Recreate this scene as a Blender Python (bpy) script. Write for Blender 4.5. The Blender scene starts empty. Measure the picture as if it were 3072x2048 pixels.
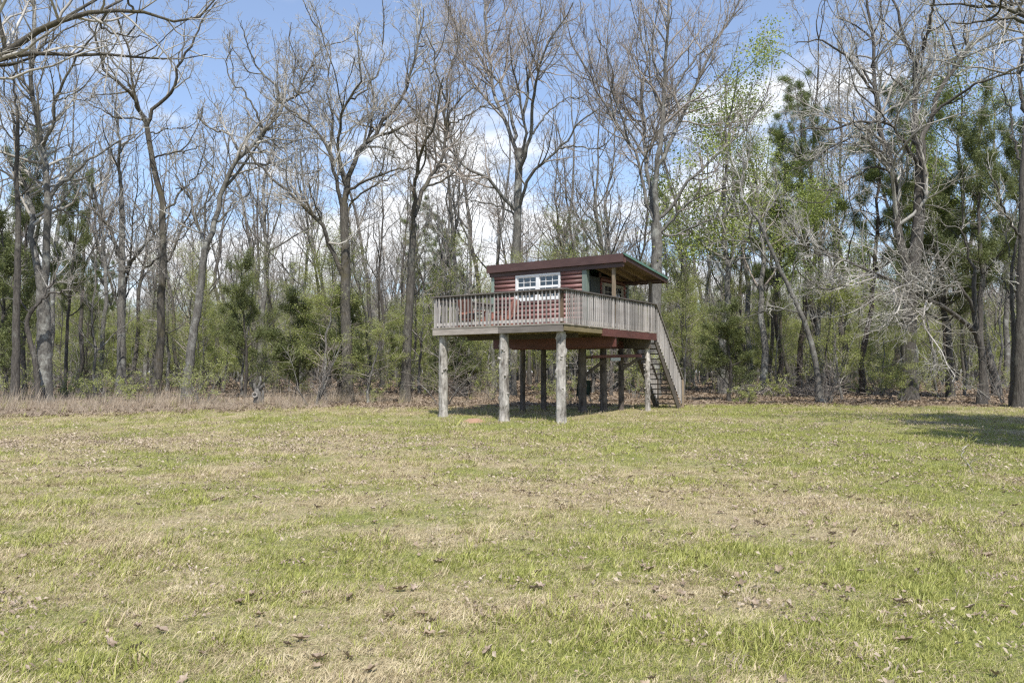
import bpy, math, random
import numpy as np
from mathutils import Vector, Matrix
rng = np.random.default_rng(7)
random.seed(7)
S = bpy.context.scene
COL = S.collection
R = math.radians

# ---------------------------------------------------------------- camera, sky, sun, exposure
F = 2400.0; CAM_H = 1.4; PITCH = math.atan(96 / F)
cd = bpy.data.cameras.new('camera'); cam = bpy.data.objects.new('camera', cd); COL.objects.link(cam)
cd.sensor_width = 36; cd.lens = 36 * F / 3072; cd.clip_end = 2000; cd.clip_start = .05
cam.location = (0, 0, CAM_H); cam.rotation_euler = (math.pi / 2 + PITCH, 0, 0); S.camera = cam
SUN_DIR = Vector((.17, -.985, 0)).normalized()      # horizontal direction towards the sun (behind the camera, a little right)
SUN_EL = R(56)
to_sun = Vector((SUN_DIR.x * math.cos(SUN_EL), SUN_DIR.y * math.cos(SUN_EL), math.sin(SUN_EL)))
sl = bpy.data.lights.new('sun', 'SUN'); sl.energy = 4.9; sl.angle = R(.53); sl.color = (1, .955, .88)
so = bpy.data.objects.new('sun', sl); COL.objects.link(so); so.rotation_euler = to_sun.to_track_quat('Z', 'Y').to_euler()
W = bpy.data.worlds.new('World'); S.world = W; W.use_nodes = True
nt = W.node_tree; nt.nodes.clear()
def wn(t, **k):
    n = nt.nodes.new(t)
    for a, b in k.items(): setattr(n, a, b)
    return n
sky = wn('ShaderNodeTexSky', sky_type='NISHITA'); sky.sun_disc = False
sky.sun_elevation = SUN_EL; sky.sun_rotation = math.atan2(SUN_DIR.x, SUN_DIR.y); sky.air_density = 1.0; sky.dust_density = .6; sky.ozone_density = 1.6
tc = wn('ShaderNodeTexCoord'); sep = wn('ShaderNodeSeparateXYZ'); nt.links.new(tc.outputs['Generated'], sep.inputs[0])
def wm(op, a, b=None, c=None):
    n = wn('ShaderNodeMath', operation=op)
    for i, v in enumerate((a, b, c)):
        if v is None: continue
        if isinstance(v, (int, float)): n.inputs[i].default_value = v
        else: nt.links.new(v, n.inputs[i])
    return n.outputs[0]
zz = wm('ADD', wm('MAXIMUM', sep.outputs[2], 0), .12)
cx = wn('ShaderNodeCombineXYZ'); nt.links.new(wm('DIVIDE', sep.outputs[0], zz), cx.inputs[0]); nt.links.new(wm('DIVIDE', sep.outputs[1], zz), cx.inputs[1])
nz = wn('ShaderNodeTexNoise'); nz.inputs['Scale'].default_value = 1.15; nz.inputs['Detail'].default_value = 9; nz.inputs['Roughness'].default_value = .56; nz.inputs['Distortion'].default_value = .25
mp = wn('ShaderNodeMapping'); mp.inputs['Location'].default_value = (3.35, .4, 0); nt.links.new(cx.outputs[0], mp.inputs[0]); nt.links.new(mp.outputs[0], nz.inputs['Vector'])
# more cloud low in the sky, a bank north of the camera and a thinner cover above
el = sep.outputs[2]; dx = wm('ADD', sep.outputs[0], .12)
bank = wm('MULTIPLY', wm('EXPONENT', wm('MULTIPLY', wm('MULTIPLY', dx, dx), -4.0)), wm('GREATER_THAN', sep.outputs[1], 0))
lowm = wn('ShaderNodeMapRange'); nt.links.new(el, lowm.inputs[0]); lowm.inputs[1].default_value = .42; lowm.inputs[2].default_value = .12
bias = wm('SUBTRACT', wm('ADD', wm('MULTIPLY', wm('MULTIPLY', bank, lowm.outputs[0]), .15), wm('MULTIPLY', lowm.outputs[0], .045)), wm('MULTIPLY', wm('MAXIMUM', wm('SUBTRACT', el, .26), 0), .36))
cr = wn('ShaderNodeMapRange', interpolation_type='SMOOTHSTEP'); nt.links.new(wm('ADD', nz.outputs[0], bias), cr.inputs[0]); cr.inputs[1].default_value = .53; cr.inputs[2].default_value = .68; cr.inputs[3].default_value = .09
mix = wn('ShaderNodeMix', data_type='RGBA'); nt.links.new(wm('MULTIPLY', cr.outputs[0], wm('GREATER_THAN', el, -.02)), mix.inputs[0])
tint = wn('ShaderNodeMix', data_type='RGBA', blend_type='MULTIPLY'); tint.inputs[0].default_value = 1; nt.links.new(sky.outputs[0], tint.inputs[6]); tint.inputs[7].default_value = (1.05, 1.08, 1.16, 1)
nt.links.new(tint.outputs[2], mix.inputs[6]); mix.inputs[7].default_value = (6.4, 6.55, 6.8, 1)
bg = wn('ShaderNodeBackground'); bg.inputs[1].default_value = .13; nt.links.new(mix.outputs[2], bg.inputs[0])
ow = wn('ShaderNodeOutputWorld'); nt.links.new(bg.outputs[0], ow.inputs[0])
S.view_settings.view_transform = 'Standard'; S.view_settings.look = 'None'; S.view_settings.exposure = 0.46; S.view_settings.gamma = 1
S.cycles.max_bounces = 5; S.cycles.diffuse_bounces = 3; S.cycles.glossy_bounces = 2; S.cycles.transmission_bounces = 3; S.cycles.transparent_max_bounces = 4
S.cycles.use_denoising = False
S.cycles.pixel_filter_type = 'BLACKMAN_HARRIS'; S.cycles.filter_width = 1.3

# ---------------------------------------------------------------- geometry of the photograph
def ray(px, py):
    x = (px - 1536) / F; y = (1024 - py) / F
    return np.array([x, math.cos(PITCH) - y * math.sin(PITCH), math.sin(PITCH) + y * math.cos(PITCH)])
def pix(px, py, Y):
    d = ray(px, py); return np.array([0, 0, CAM_H]) + d * (Y / d[1])
# value noise, vectorised
_T = rng.random((256, 256))
def vnoise(x, y, s=1.0, off=0):
    x = np.asarray(x, float) / s + 31.7 + off; y = np.asarray(y, float) / s + 57.3 + off * 2
    i = np.floor(x).astype(int); j = np.floor(y).astype(int); u = x - i; v = y - j
    u = u * u * (3 - 2 * u); v = v * v * (3 - 2 * v)
    g = lambda a, b: _T[a % 256, b % 256]
    return (g(i, j) * (1 - u) + g(i + 1, j) * u) * (1 - v) + (g(i, j + 1) * (1 - u) + g(i + 1, j + 1) * u) * v
def fbm(x, y, s, off=0, o=4):
    a = 0; w = 0
    for k in range(o): a = a + vnoise(x, y, s / 2 ** k, off + k * 7) * .5 ** k; w += .5 ** k
    return a / w
GY = [-400, 0, 18, 22, 26.5, 35, 60, 150, 400]; GZ = [0, 0, 0, .05, .18, .32, .6, 1.0, 2.0]
def ground(x, y):
    x = np.asarray(x, float); y = np.asarray(y, float)
    z = np.interp(y, GY, GZ)
    return z + (fbm(x, y, 3.0, 3) - .5) * .07 * np.clip((y - 1) / 6, 0, 1) + (fbm(x, y, 14, 9) - .5) * .25 * np.clip((y - 34) / 12, 0, 1)
def edge(x):           # where the mown lawn ends
    return np.interp(x, [-60, -15, -6, 0, 6, 15, 60], [22, 23.6, 27.2, 28.6, 29.6, 28.2, 27]) + (vnoise(x, 0, 2.2, 40) - .5) * 1.2
def hit(px, py):       # ground point seen at a pixel
    d = ray(px, py); Y = 24.
    for _ in range(25):
        X = d[0] * Y / d[1]; z = float(ground(X, Y)); Y += .7 * ((CAM_H - z) / -d[2] * d[1] - Y)
    return np.array([d[0] * Y / d[1], Y, float(ground(d[0] * Y / d[1], Y))])

# ---------------------------------------------------------------- materials
MATS = {}
def mat(name, build):
    m = bpy.data.materials.new(name); m.use_nodes = True; t = m.node_tree; t.nodes.clear()
    b = t.nodes.new('ShaderNodeBsdfPrincipled'); o = t.nodes.new('ShaderNodeOutputMaterial'); t.links.new(b.outputs[0], o.inputs[0])
    build(t, b, o); MATS[name] = m; return m
def N(t, k, **kw):
    n = t.nodes.new(k)
    for a, b in kw.items():
        if a.startswith('i_'): n.inputs[a[2:].replace('_', ' ')].default_value = b
        else: setattr(n, a, b)
    return n
def ramp(t, src, stops):
    r = N(t, 'ShaderNodeValToRGB'); t.links.new(src, r.inputs[0]); e = r.color_ramp.elements
    while len(e) < len(stops): e.new(.5)
    for k, (p, c) in enumerate(stops): e[k].position = p; e[k].color = (*c, 1)
    return r.outputs[0]
def noise(t, scale, detail=4, rough=.6, vec=None, stretch=None, world=False):
    c = N(t, 'ShaderNodeNewGeometry').outputs['Position'] if world else N(t, 'ShaderNodeTexCoord').outputs['Object']
    if stretch:
        m = N(t, 'ShaderNodeMapping'); m.inputs['Scale'].default_value = stretch; t.links.new(c, m.inputs[0]); c = m.outputs[0]
    n = N(t, 'ShaderNodeTexNoise'); n.inputs['Scale'].default_value = scale; n.inputs['Detail'].default_value = detail; n.inputs['Roughness'].default_value = rough
    t.links.new(c, n.inputs['Vector']); return n.outputs[0]
def mixc(t, f, a, b, bt='MIX'):
    m = N(t, 'ShaderNodeMix', data_type='RGBA', blend_type=bt)
    for s, v in ((0, f), (6, a), (7, b)):
        if isinstance(v, (int, float)): m.inputs[s].default_value = v
        elif isinstance(v, tuple): m.inputs[s].default_value = (*v, 1)
        else: t.links.new(v, m.inputs[s])
    return m.outputs[2]
def bump(t, b, h, st=.5, d=.02):
    n = N(t, 'ShaderNodeBump'); n.inputs['Strength'].default_value = st; n.inputs['Distance'].default_value = d; t.links.new(h, n.inputs['Height']); t.links.new(n.outputs[0], b.inputs['Normal'])
def wood(name, c0, c1, c2, stretch=(30, 3, 3), rough=.8, per=True):
    def f(t, b, o):
        g = noise(t, 2.2, 6, .65, stretch=stretch, world=False)
        big = noise(t, 1.3, 3, .6, world=True)
        c = ramp(t, g, [(.3, c0), (.5, c1), (.72, c2)])
        c = mixc(t, big, c, ramp(t, big, [(.3, tuple(x * .62 for x in c1)), (.7, tuple(min(1, x * 1.25) for x in c1))]))
        if per:
            oi = N(t, 'ShaderNodeObjectInfo'); v = N(t, 'ShaderNodeMapRange'); t.links.new(oi.outputs['Random'], v.inputs[0]); v.inputs[3].default_value = .55; v.inputs[4].default_value = 1.3
            cc = N(t, 'ShaderNodeCombineColor'); [t.links.new(v.outputs[0], cc.inputs[i]) for i in range(3)]
            c = mixc(t, 1.0, c, cc.outputs[0], 'MULTIPLY')
        t.links.new(c, b.inputs['Base Color']); b.inputs['Roughness'].default_value = rough; bump(t, b, g, .4, .006)
        if name in ('log_post', 'dark_log'):
            k = noise(t, 5, 5, .7, stretch=(1, 1, .55)); c9 = mixc(t, 1, c, ramp(t, k, [(.36, (.3, .27, .24)), (.5, (.85, .83, .8)), (.66, (1.3, 1.28, 1.25))]), 'MULTIPLY'); t.links.new(c9, b.inputs['Base Color']); bump(t, b, k, .8, .02)
    return mat(name, f)
wood('weathered_wood', (.15, .13, .115), (.34, .315, .295), (.58, .555, .54), (12, 12, 1.2))
wood('weathered_rim', (.13, .115, .10), (.24, .21, .185), (.37, .34, .31), (9, 1.0, 9))
wood('damp_rim', (.13, .10, .055), (.24, .19, .10), (.36, .30, .18), (1.0, 9, 9))
wood('rail_top', (.07, .06, .055), (.15, .13, .115), (.26, .24, .22), (6, 6, 6))
wood('deck_wood', (.14, .12, .10), (.27, .24, .20), (.40, .37, .33), (3, 3, 8))
wood('tan_wood', (.17, .125, .08), (.29, .22, .145), (.42, .34, .24), (8, 8, 1.2))
wood('rafter_wood', (.10, .065, .042), (.19, .125, .08), (.28, .20, .135), (1.2, 8, 8))
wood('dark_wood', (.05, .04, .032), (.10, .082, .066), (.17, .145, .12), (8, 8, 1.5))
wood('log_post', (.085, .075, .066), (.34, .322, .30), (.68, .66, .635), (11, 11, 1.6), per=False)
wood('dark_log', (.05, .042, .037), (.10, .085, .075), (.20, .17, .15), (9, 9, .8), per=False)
wood('red_siding', (.105, .045, .04), (.19, .09, .08), (.33, .20, .178), (5, 1.0, 12), .55)
wood('red_siding_x', (.13, .045, .04), (.24, .092, .08), (.38, .20, .175), (1.0, 5, 12), .55)
wood('red_board', (.045, .023, .02), (.072, .036, .031), (.115, .066, .058), (4, .8, 4), .55)
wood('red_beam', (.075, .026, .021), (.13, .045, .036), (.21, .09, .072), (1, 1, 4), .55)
wood('green_trim', (.085, .12, .10), (.15, .19, .16), (.22, .26, .23), (5, 5, 1), .6)
wood('chair_brown', (.13, .05, .035), (.24, .10, .07), (.34, .17, .13), (6, 6, 2), .6)
def plain(name, c, r=.5, m=0., n=.12, sc=8):
    def f(t, b, o):
        g = noise(t, sc, 4)
        t.links.new(ramp(t, g, [(.25, tuple(x * (1 - n) for x in c)), (.75, tuple(min(1, x * (1 + n)) for x in c))]), b.inputs['Base Color'])
        b.inputs['Roughness'].default_value = r; b.inputs['Metallic'].default_value = m
    return mat(name, f)
plain('white_vinyl', (.66, .66, .65), .45, 0, .12, 3)
plain('tan_frame', (.30, .27, .22), .6, 0, .15)
plain('door_dark', (.03, .036, .033), .5, 0, .3)
plain('green_metal', (.13, .24, .19), .4, .3, .2, 3)
plain('dark_metal', (.035, .037, .037), .5, .4, .4, 10)
plain('grey_metal', (.42, .44, .44), .45, .5, .2, 10)
plain('green_sling', (.018, .04, .032), .8)
plain('curtain', (.30, .29, .27), .9)
plain('dark_room', (.03, .026, .022), .9)
plain('red_earth', (.30, .185, .12), .95, 0, .3, 30)
def glass(t, b, o):
    b.inputs['Base Color'].default_value = (.05, .065, .07, 1); b.inputs['Roughness'].default_value = .03; b.inputs['IOR'].default_value = 1.9
    t.nodes.remove(b); gl = N(t, 'ShaderNodeBsdfGlossy'); gl.inputs['Roughness'].default_value = .02; tr = N(t, 'ShaderNodeBsdfTransparent'); tr.inputs[0].default_value = (.62, .68, .68, 1)
    m = N(t, 'ShaderNodeMixShader'); fr = N(t, 'ShaderNodeFresnel'); fr.inputs[0].default_value = 2.0; gl.inputs[0].default_value = (.9, .95, 1, 1)
    t.links.new(fr.outputs[0], m.inputs[0]); t.links.new(tr.outputs[0], m.inputs[1]); t.links.new(gl.outputs[0], m.inputs[2]); t.links.new(m.outputs[0], o.inputs[0])
mat('window_glass', glass)
def bark(name, c0, c1, c2, lichen=(.42, .42, .38), lp=.62, moss=None):
    def f(t, b, o):
        g = noise(t, 5, 7, .7, stretch=(3.5, 3.5, .6)); l = noise(t, 2.2, 7, .7, world=True)
        c = ramp(t, g, [(.36, c0), (.5, c1), (.62, c2)]); c = mixc(t, .55, c, ramp(t, noise(t, 14, 5, .75, stretch=(2.2, 2.2, .5)), [(.38, c0), (.62, c2)]))
        k = N(t, 'ShaderNodeMapRange', interpolation_type='SMOOTHSTEP'); t.links.new(l, k.inputs[0]); k.inputs[1].default_value = lp - .12; k.inputs[2].default_value = lp + .14
        c = mixc(t, k.outputs[0], c, lichen)
        if moss:
            q = noise(t, 1.1, 6, .7, world=True); k2 = N(t, 'ShaderNodeMapRange', interpolation_type='SMOOTHSTEP'); t.links.new(q, k2.inputs[0]); k2.inputs[1].default_value = .5; k2.inputs[2].default_value = .62; k2.inputs[4].default_value = .8
            c = mixc(t, k2.outputs[0], c, moss)
        t.links.new(c, b.inputs['Base Color']); b.inputs['Roughness'].default_value = .92; bump(t, b, g, .9, .04)
    return mat(name, f)
bark('oak_bark', (.02, .017, .013), (.056, .048, .038), (.13, .118, .10), (.23, .235, .20), .62, (.062, .05, .022))
bark('grey_bark', (.034, .031, .027), (.095, .087, .077), (.20, .19, .17), (.33, .335, .305), .6)
bark('dark_bark', (.02, .017, .014), (.058, .05, .042), (.115, .103, .09), (.2, .2, .17), .66)
bark('pine_bark', (.022, .017, .014), (.062, .047, .038), (.12, .098, .08), (.15, .145, .125), .7)
def twig(name, a, b2, c3):
    def f(t, b, o):
        g = noise(t, .8, 4, .6, world=True)
        t.links.new(ramp(t, g, [(.3, a), (.5, b2), (.7, c3)]), b.inputs['Base Color']); b.inputs['Roughness'].default_value = .85
    return mat(name, f)
twig('twig_grey', (.15, .135, .115), (.31, .29, .26), (.50, .48, .44))
twig('twig_brown', (.13, .105, .088), (.25, .215, .185), (.40, .36, .32))
def leafm(name, cols, tr=.35, sc=1.3):
    def f(t, b, o):
        g = noise(t, sc, 5, .75, world=True); g2 = noise(t, 23, 2, .5, world=True)
        c = ramp(t, g, [(.3, cols[0]), (.5, cols[1]), (.7, cols[2])]); c = mixc(t, .45, c, ramp(t, g2, [(.35, cols[0]), (.65, cols[2])]))
        t.links.new(c, b.inputs['Base Color']); b.inputs['Roughness'].default_value = .6
        d = N(t, 'ShaderNodeBsdfTranslucent'); t.links.new(c, d.inputs[0]); m = N(t, 'ShaderNodeMixShader'); m.inputs[0].default_value = tr
        t.links.new(b.outputs[0], m.inputs[1]); t.links.new(d.outputs[0], m.inputs[2]); t.links.new(m.outputs[0], o.inputs[0])
    return mat(name, f)
leafm('spring_leaf', [(.17, .22, .045), (.29, .36, .075), (.44, .49, .15)])
leafm('understory_leaf', [(.17, .20, .055), (.31, .35, .09), (.47, .50, .18)])
leafm('bud_leaf', [(.22, .13, .07), (.28, .20, .10), (.30, .30, .12)])
leafm('cedar_leaf', [(.065, .085, .03), (.14, .17, .055), (.25, .275, .10)], .35)
leafm('pine_leaf', [(.06, .09, .022), (.12, .165, .035), (.23, .26, .065)], .3)
leafm('blade_green', [(.145, .17, .032), (.31, .33, .07), (.53, .51, .17)], .3, 4)
leafm('blade_dry', [(.27, .205, .115), (.49, .405, .235), (.73, .64, .43)], .3, 4)
leafm('dead_grass', [(.26, .20, .14), (.45, .365, .27), (.64, .55, .43)], .3, 3)
leafm('dead_leaf', [(.15, .105, .07), (.28, .21, .15), (.42, .345, .27)], .15, 9)
leafm('litter_leaf', [(.11, .075, .048), (.22, .16, .105), (.38, .30, .21)], .1, 5)
def lawn(t, b, o):
    a = N(t, 'ShaderNodeAttribute', attribute_name='dry'); l = N(t, 'ShaderNodeAttribute', attribute_name='litter')
    n1 = noise(t, 9, 6, .75, world=True); n2 = noise(t, 45, 4, .7, world=True); n3 = noise(t, 1.1, 5, .65, world=True)
    s = N(t, 'ShaderNodeMath', operation='ADD'); t.links.new(a.outputs['Fac'], s.inputs[0])
    q = N(t, 'ShaderNodeMath', operation='MULTIPLY_ADD'); t.links.new(n1, q.inputs[0]); q.inputs[1].default_value = 2.4; q.inputs[2].default_value = -1.2; t.links.new(q.outputs[0], s.inputs[1])
    gr = ramp(t, n2, [(.3, (.045, .055, .015)), (.5, (.15, .17, .038)), (.70, (.31, .32, .08))])
    dr = ramp(t, n2, [(.3, (.11, .085, .045)), (.5, (.30, .245, .135)), (.70, (.54, .46, .285))])
    c = mixc(t, s.outputs[0], gr, dr)
    li = ramp(t, n2, [(.28, (.06, .042, .026)), (.5, (.16, .115, .075)), (.72, (.32, .25, .17))])
    c = mixc(t, l.outputs['Fac'], c, li)
    t.links.new(c, b.inputs['Base Color']); b.inputs['Roughness'].default_value = .95; bump(t, b, n2, .8, .03)
    for l_ in [x for x in t.links if x.to_node == s and x.to_socket == s.inputs[0]]: pass
    s.use_clamp = True
mat('lawn', lawn)

# ---------------------------------------------------------------- helpers
def tag(o, label=None, cat=None, group=None, kind=None):
    for k, v in (('label', label), ('category', cat), ('group', group), ('kind', kind)):
        if v: o[k] = v
    return o
def empty(name, loc=(0, 0, 0), rz=0):
    o = bpy.data.objects.new(name, None); COL.objects.link(o); o.location = loc; o.rotation_euler = (0, 0, rz); o.empty_display_size = .3; return o
def link(name, me, parent=None):
    o = bpy.data.objects.new(name, me); COL.objects.link(o)
    if parent: o.parent = parent
    return o
def npmesh(name, V, Fc, m, smooth=True):
    """V (n,3), Fc list of arrays (k,3) or (k,4)."""
    me = bpy.data.meshes.new(name); V = np.ascontiguousarray(V, np.float32)
    me.vertices.add(len(V)); me.vertices.foreach_set('co', V.ravel())
    Fc = [f for f in Fc if len(f)]
    tot = np.concatenate([np.full(len(f), f.shape[1]) for f in Fc]); idx = np.concatenate([f.ravel() for f in Fc])
    st = np.concatenate([[0], np.cumsum(tot)[:-1]])
    me.loops.add(len(idx)); me.loops.foreach_set('vertex_index', idx.astype(np.int32))
    me.polygons.add(len(tot)); me.polygons.foreach_set('loop_start', st.astype(np.int32)); me.polygons.foreach_set('loop_total', tot.astype(np.int32))
    me.polygons.foreach_set('use_smooth', np.full(len(tot), smooth)); me.update(calc_edges=True)
    me.materials.append(MATS[m]); return me
class MB:
    def __init__(s): s.V = []; s.Q = []; s.T = []; s.n = 0
    def add(s, V, Q=None, T=None):
        V = np.asarray(V, float).reshape(-1, 3)
        if Q is not None and len(Q): s.Q.append(np.asarray(Q) + s.n)
        if T is not None and len(T): s.T.append(np.asarray(T) + s.n)
        s.V.append(V); s.n += len(V); return s
    def box(s, x0, x1, y0, y1, z0, z1, M=None):
        V = np.array([[x, y, z] for x in (x0, x1) for y in (y0, y1) for z in (z0, z1)])
        if M is not None: V = np.array([M @ Vector(v) for v in V])
        return s.add(V, [[0, 1, 3, 2], [4, 6, 7, 5], [0, 4, 5, 1], [2, 3, 7, 6], [0, 2, 6, 4], [1, 5, 7, 3]])
    def bar(s, a, b, w, h, up=(0, 0, 1)):
        a = Vector(a); b = Vector(b); d = (b - a); L = d.length; d.normalize(); u = Vector(up); sd = d.cross(u).normalized(); u = sd.cross(d)
        M = Matrix((( d.x, sd.x, u.x, a.x), (d.y, sd.y, u.y, a.y), (d.z, sd.z, u.z, a.z), (0, 0, 0, 1)))
        return s.box(0, L, -w / 2, w / 2, -h / 2, h / 2, M)
    def prism(s, prof, axis, a, b):
        """prof: list of 2D pts; extruded along axis 0/1/2 from a to b."""
        n = len(prof); V = []
        for e in (a, b):
            for p, q in prof:
                v = [p, q]; v.insert(axis, e); V.append(v)
        Q = [[i, (i + 1) % n, n + (i + 1) % n, n + i] for i in range(n)]
        c0 = len(V); V.append(list(np.mean(V[:n], 0))); V.append(list(np.mean(V[n:2 * n], 0)))
        T = [[(i + 1) % n, i, c0] for i in range(n)] + [[n + i, n + (i + 1) % n, c0 + 1] for i in range(n)]
        return s.add(V, Q, T)
    def tube(s, P, r, S_=6):
        V, Q = tubes(np.asarray(P, float)[None], np.broadcast_to(np.asarray(r, float), (len(P),))[None], S_)
        n = len(V); s.add(np.vstack([V, P[0], P[-1]]), Q, [[(i + 1) % S_, i, n] for i in range(S_)] + [[n - S_ + i, n - S_ + (i + 1) % S_, n + 1] for i in range(S_)]); return s
    def build(s, name, m, parent=None, smooth=False):
        fs = []
        if s.Q: fs.append(np.vstack(s.Q))
        if s.T: fs.append(np.vstack(s.T))
        return link(name, npmesh(name, np.vstack(s.V), fs, m, smooth), parent)
def norm(v): return v / np.maximum(np.linalg.norm(v, axis=-1, keepdims=True), 1e-9)
def tubes(P, Rr, S_):
    n, K, _ = P.shape
    T = norm(np.gradient(P, axis=1)); D = norm(P[:, -1] - P[:, 0]); ref = np.where(np.abs(D[:, 2:3]) > .8, np.array([[1., .2, 0]]), np.array([[.1, .1, 1.]]))
    Nn = norm(np.cross(T, ref[:, None, :])); B = np.cross(T, Nn)
    a = np.arange(S_) / S_ * 2 * np.pi
    V = P[:, :, None, :] + Rr[:, :, None, None] * (np.cos(a)[None, None, :, None] * Nn[:, :, None, :] + np.sin(a)[None, None, :, None] * B[:, :, None, :])
    i = (np.arange(n) * K * S_)[:, None, None] + (np.arange(K - 1) * S_)[None, :, None]; j = np.arange(S_)[None, None, :]; j2 = (np.arange(S_) + 1)[None, None, :] % S_
    Q = np.stack([i + j, i + j2, i + S_ + j2, i + S_ + j], -1).reshape(-1, 4)
    return V.reshape(-1, 3), Q

# ================================================================ THE GROUND
def axis_pts(a, b, s0, g, c=0.):
    out = [c]; s = s0
    while out[-1] < b: out.append(out[-1] + s); s *= g
    neg = [c]; s = s0
    while neg[-1] > a: neg.append(neg[-1] - s); s *= g
    return np.array(sorted(set(neg[1:] + out)))
gx = axis_pts(-420, 420, .26, 1.04); gy = axis_pts(-60, 620, .2, 1.028, 2.5)
GX, GYm = np.meshgrid(gx, gy, indexing='ij'); GZm = ground(GX, GYm)
def blob(x, y, px, py, rx, ry):
    c = hit(px, py); return np.exp(-((x - c[0]) / rx) ** 2 - ((y - c[1]) / ry) ** 2)
def dryness(x, y):
    d = .44 + (fbm(x, y, .9, 5, 5) - .5) * 2.2 + (fbm(x, y, 6, 15) - .5) * .9
    d = d - .34 * np.clip((x / np.maximum(y, 3) - .08) / .5, 0, 1) + .16 * np.clip(-x / np.maximum(y, 3) - .15, 0, .5)
    d = d + .8 * blob(x, y, 1700, 1475, 1.5, 1.0) + 1.1 * blob(x, y, 2250, 1515, 1.0, .75) + .45 * blob(x, y, 350, 1330, 6, 1.6) + .4 * blob(x, y, 500, 1900, .6, .35) + .45 * blob(x, y, 1650, 1830, .45, .2)
    d = d - .55 * blob(x, y, 2600, 1330, 3.5, 3) - .5 * blob(x, y, 1500, 1275, 5, 1.2) - .4 * blob(x, y, 700, 1470, 1.3, .5) - .4 * blob(x, y, 900, 1260, 5, .8)
    return np.clip(d, 0, 1)
def litterf(x, y): return np.clip((y - edge(x)) / .8 + .3 + (vnoise(x, y, .8, 61) - .5) * 1.2, 0, 1)
nx, ny = GX.shape
ii = np.arange(nx * ny).reshape(nx, ny)
Qg = np.stack([ii[:-1, :-1], ii[1:, :-1], ii[1:, 1:], ii[:-1, 1:]], -1).reshape(-1, 4)
gm = npmesh('ground', np.stack([GX, GYm, GZm], -1).reshape(-1, 3), [Qg], 'lawn')
for nm, fn in (('dry', dryness), ('litter', litterf)):
    at = gm.attributes.new(nm, 'FLOAT', 'POINT'); at.data.foreach_set('value', fn(GX, GYm).ravel().astype(np.float32))
go = link('ground', gm); tag(go, 'wide lawn of mixed green and straw grass running into the leaf strewn wood floor', kind='structure')

# ================================================================ THE TREEHOUSE
A = R(55.9); OX, OY = 1.367, 21.33
TH = empty('treehouse', (OX, OY, 0), A)
tag(TH, 'small red log cabin on stilts with a grey railed deck and steep stairs', 'treehouse')
Xv = np.array([math.cos(A), math.sin(A)]); Yv = np.array([-math.sin(A), math.cos(A)])
def tl(P): d = np.array(P[:2]) - (OX, OY); return float(d @ Xv), float(d @ Yv), float(P[2])
def gl(x, y): q = np.array([OX, OY]) + x * Xv + y * Yv; return float(ground(*q))
LX, LY, FZ, RZ = 5.95, 4.5, 2.75, 3.69
# --- deck: boards, rims, joists, beams
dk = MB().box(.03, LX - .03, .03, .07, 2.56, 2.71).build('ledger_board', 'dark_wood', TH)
nb = 32
me_b = None
for k in range(nb):                                    # deck boards run along the front, each its own piece
    x0 = -.03 + k * (LX + .06) / nb
    if me_b is None:
        w = (LX + .06) / nb - .008
        o = MB().box(0, w, -.04, LY + .04, 0, .036).build('deck_board', 'deck_wood', TH); me_b = o.data
    else: o = link('deck_board', me_b, TH)
    o.location = (x0, random.uniform(-.006, .006), FZ - .036)
MB().box(-.02, .02, LY * .47, LY, 2.53, 2.712).build('rim_board', 'weathered_rim', TH)
MB().box(-.02, .02, 0, LY * .47 - .004, 2.53, 2.712).build('rim_board', 'weathered_rim', TH)
MB().box(.022, 2.2, -.02, .02, 2.555, 2.712).build('rim_board', 'damp_rim', TH)
MB().box(.022, 3.0, LY - .02, LY + .02, 2.545, 2.712).build('rim_board', 'weathered_rim', TH)
MB().box(2.203, LX, -.035, .018, 2.49, 2.711).build('skirt_board', 'red_beam', TH)
MB().box(LX + .002, LX + .04, -.035, LY, 2.5, 2.711).build('skirt_board', 'red_beam', TH)
jm = None
for k in range(15):
    y = .3 + k * .29
    if jm is None: o = MB().box(.03, LX - .03, -.019, .019, 2.57, 2.712).build('joist', 'damp_rim', TH); jm = o.data
    else: o = link('joist', jm, TH)
    o.location.y = y
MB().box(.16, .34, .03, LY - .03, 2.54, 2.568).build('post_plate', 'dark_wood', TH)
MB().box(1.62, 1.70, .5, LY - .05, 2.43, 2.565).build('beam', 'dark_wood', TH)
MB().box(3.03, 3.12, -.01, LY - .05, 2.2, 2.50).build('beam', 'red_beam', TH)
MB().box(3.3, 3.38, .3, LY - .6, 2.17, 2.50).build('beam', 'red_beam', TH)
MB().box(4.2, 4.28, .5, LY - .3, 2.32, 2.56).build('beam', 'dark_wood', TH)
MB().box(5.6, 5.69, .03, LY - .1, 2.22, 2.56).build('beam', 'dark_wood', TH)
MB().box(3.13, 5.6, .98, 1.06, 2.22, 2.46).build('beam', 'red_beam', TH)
MB().box(3.13, 5.6, 3.5, 3.58, 2.22, 2.46).build('beam', 'red_beam', TH)
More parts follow.
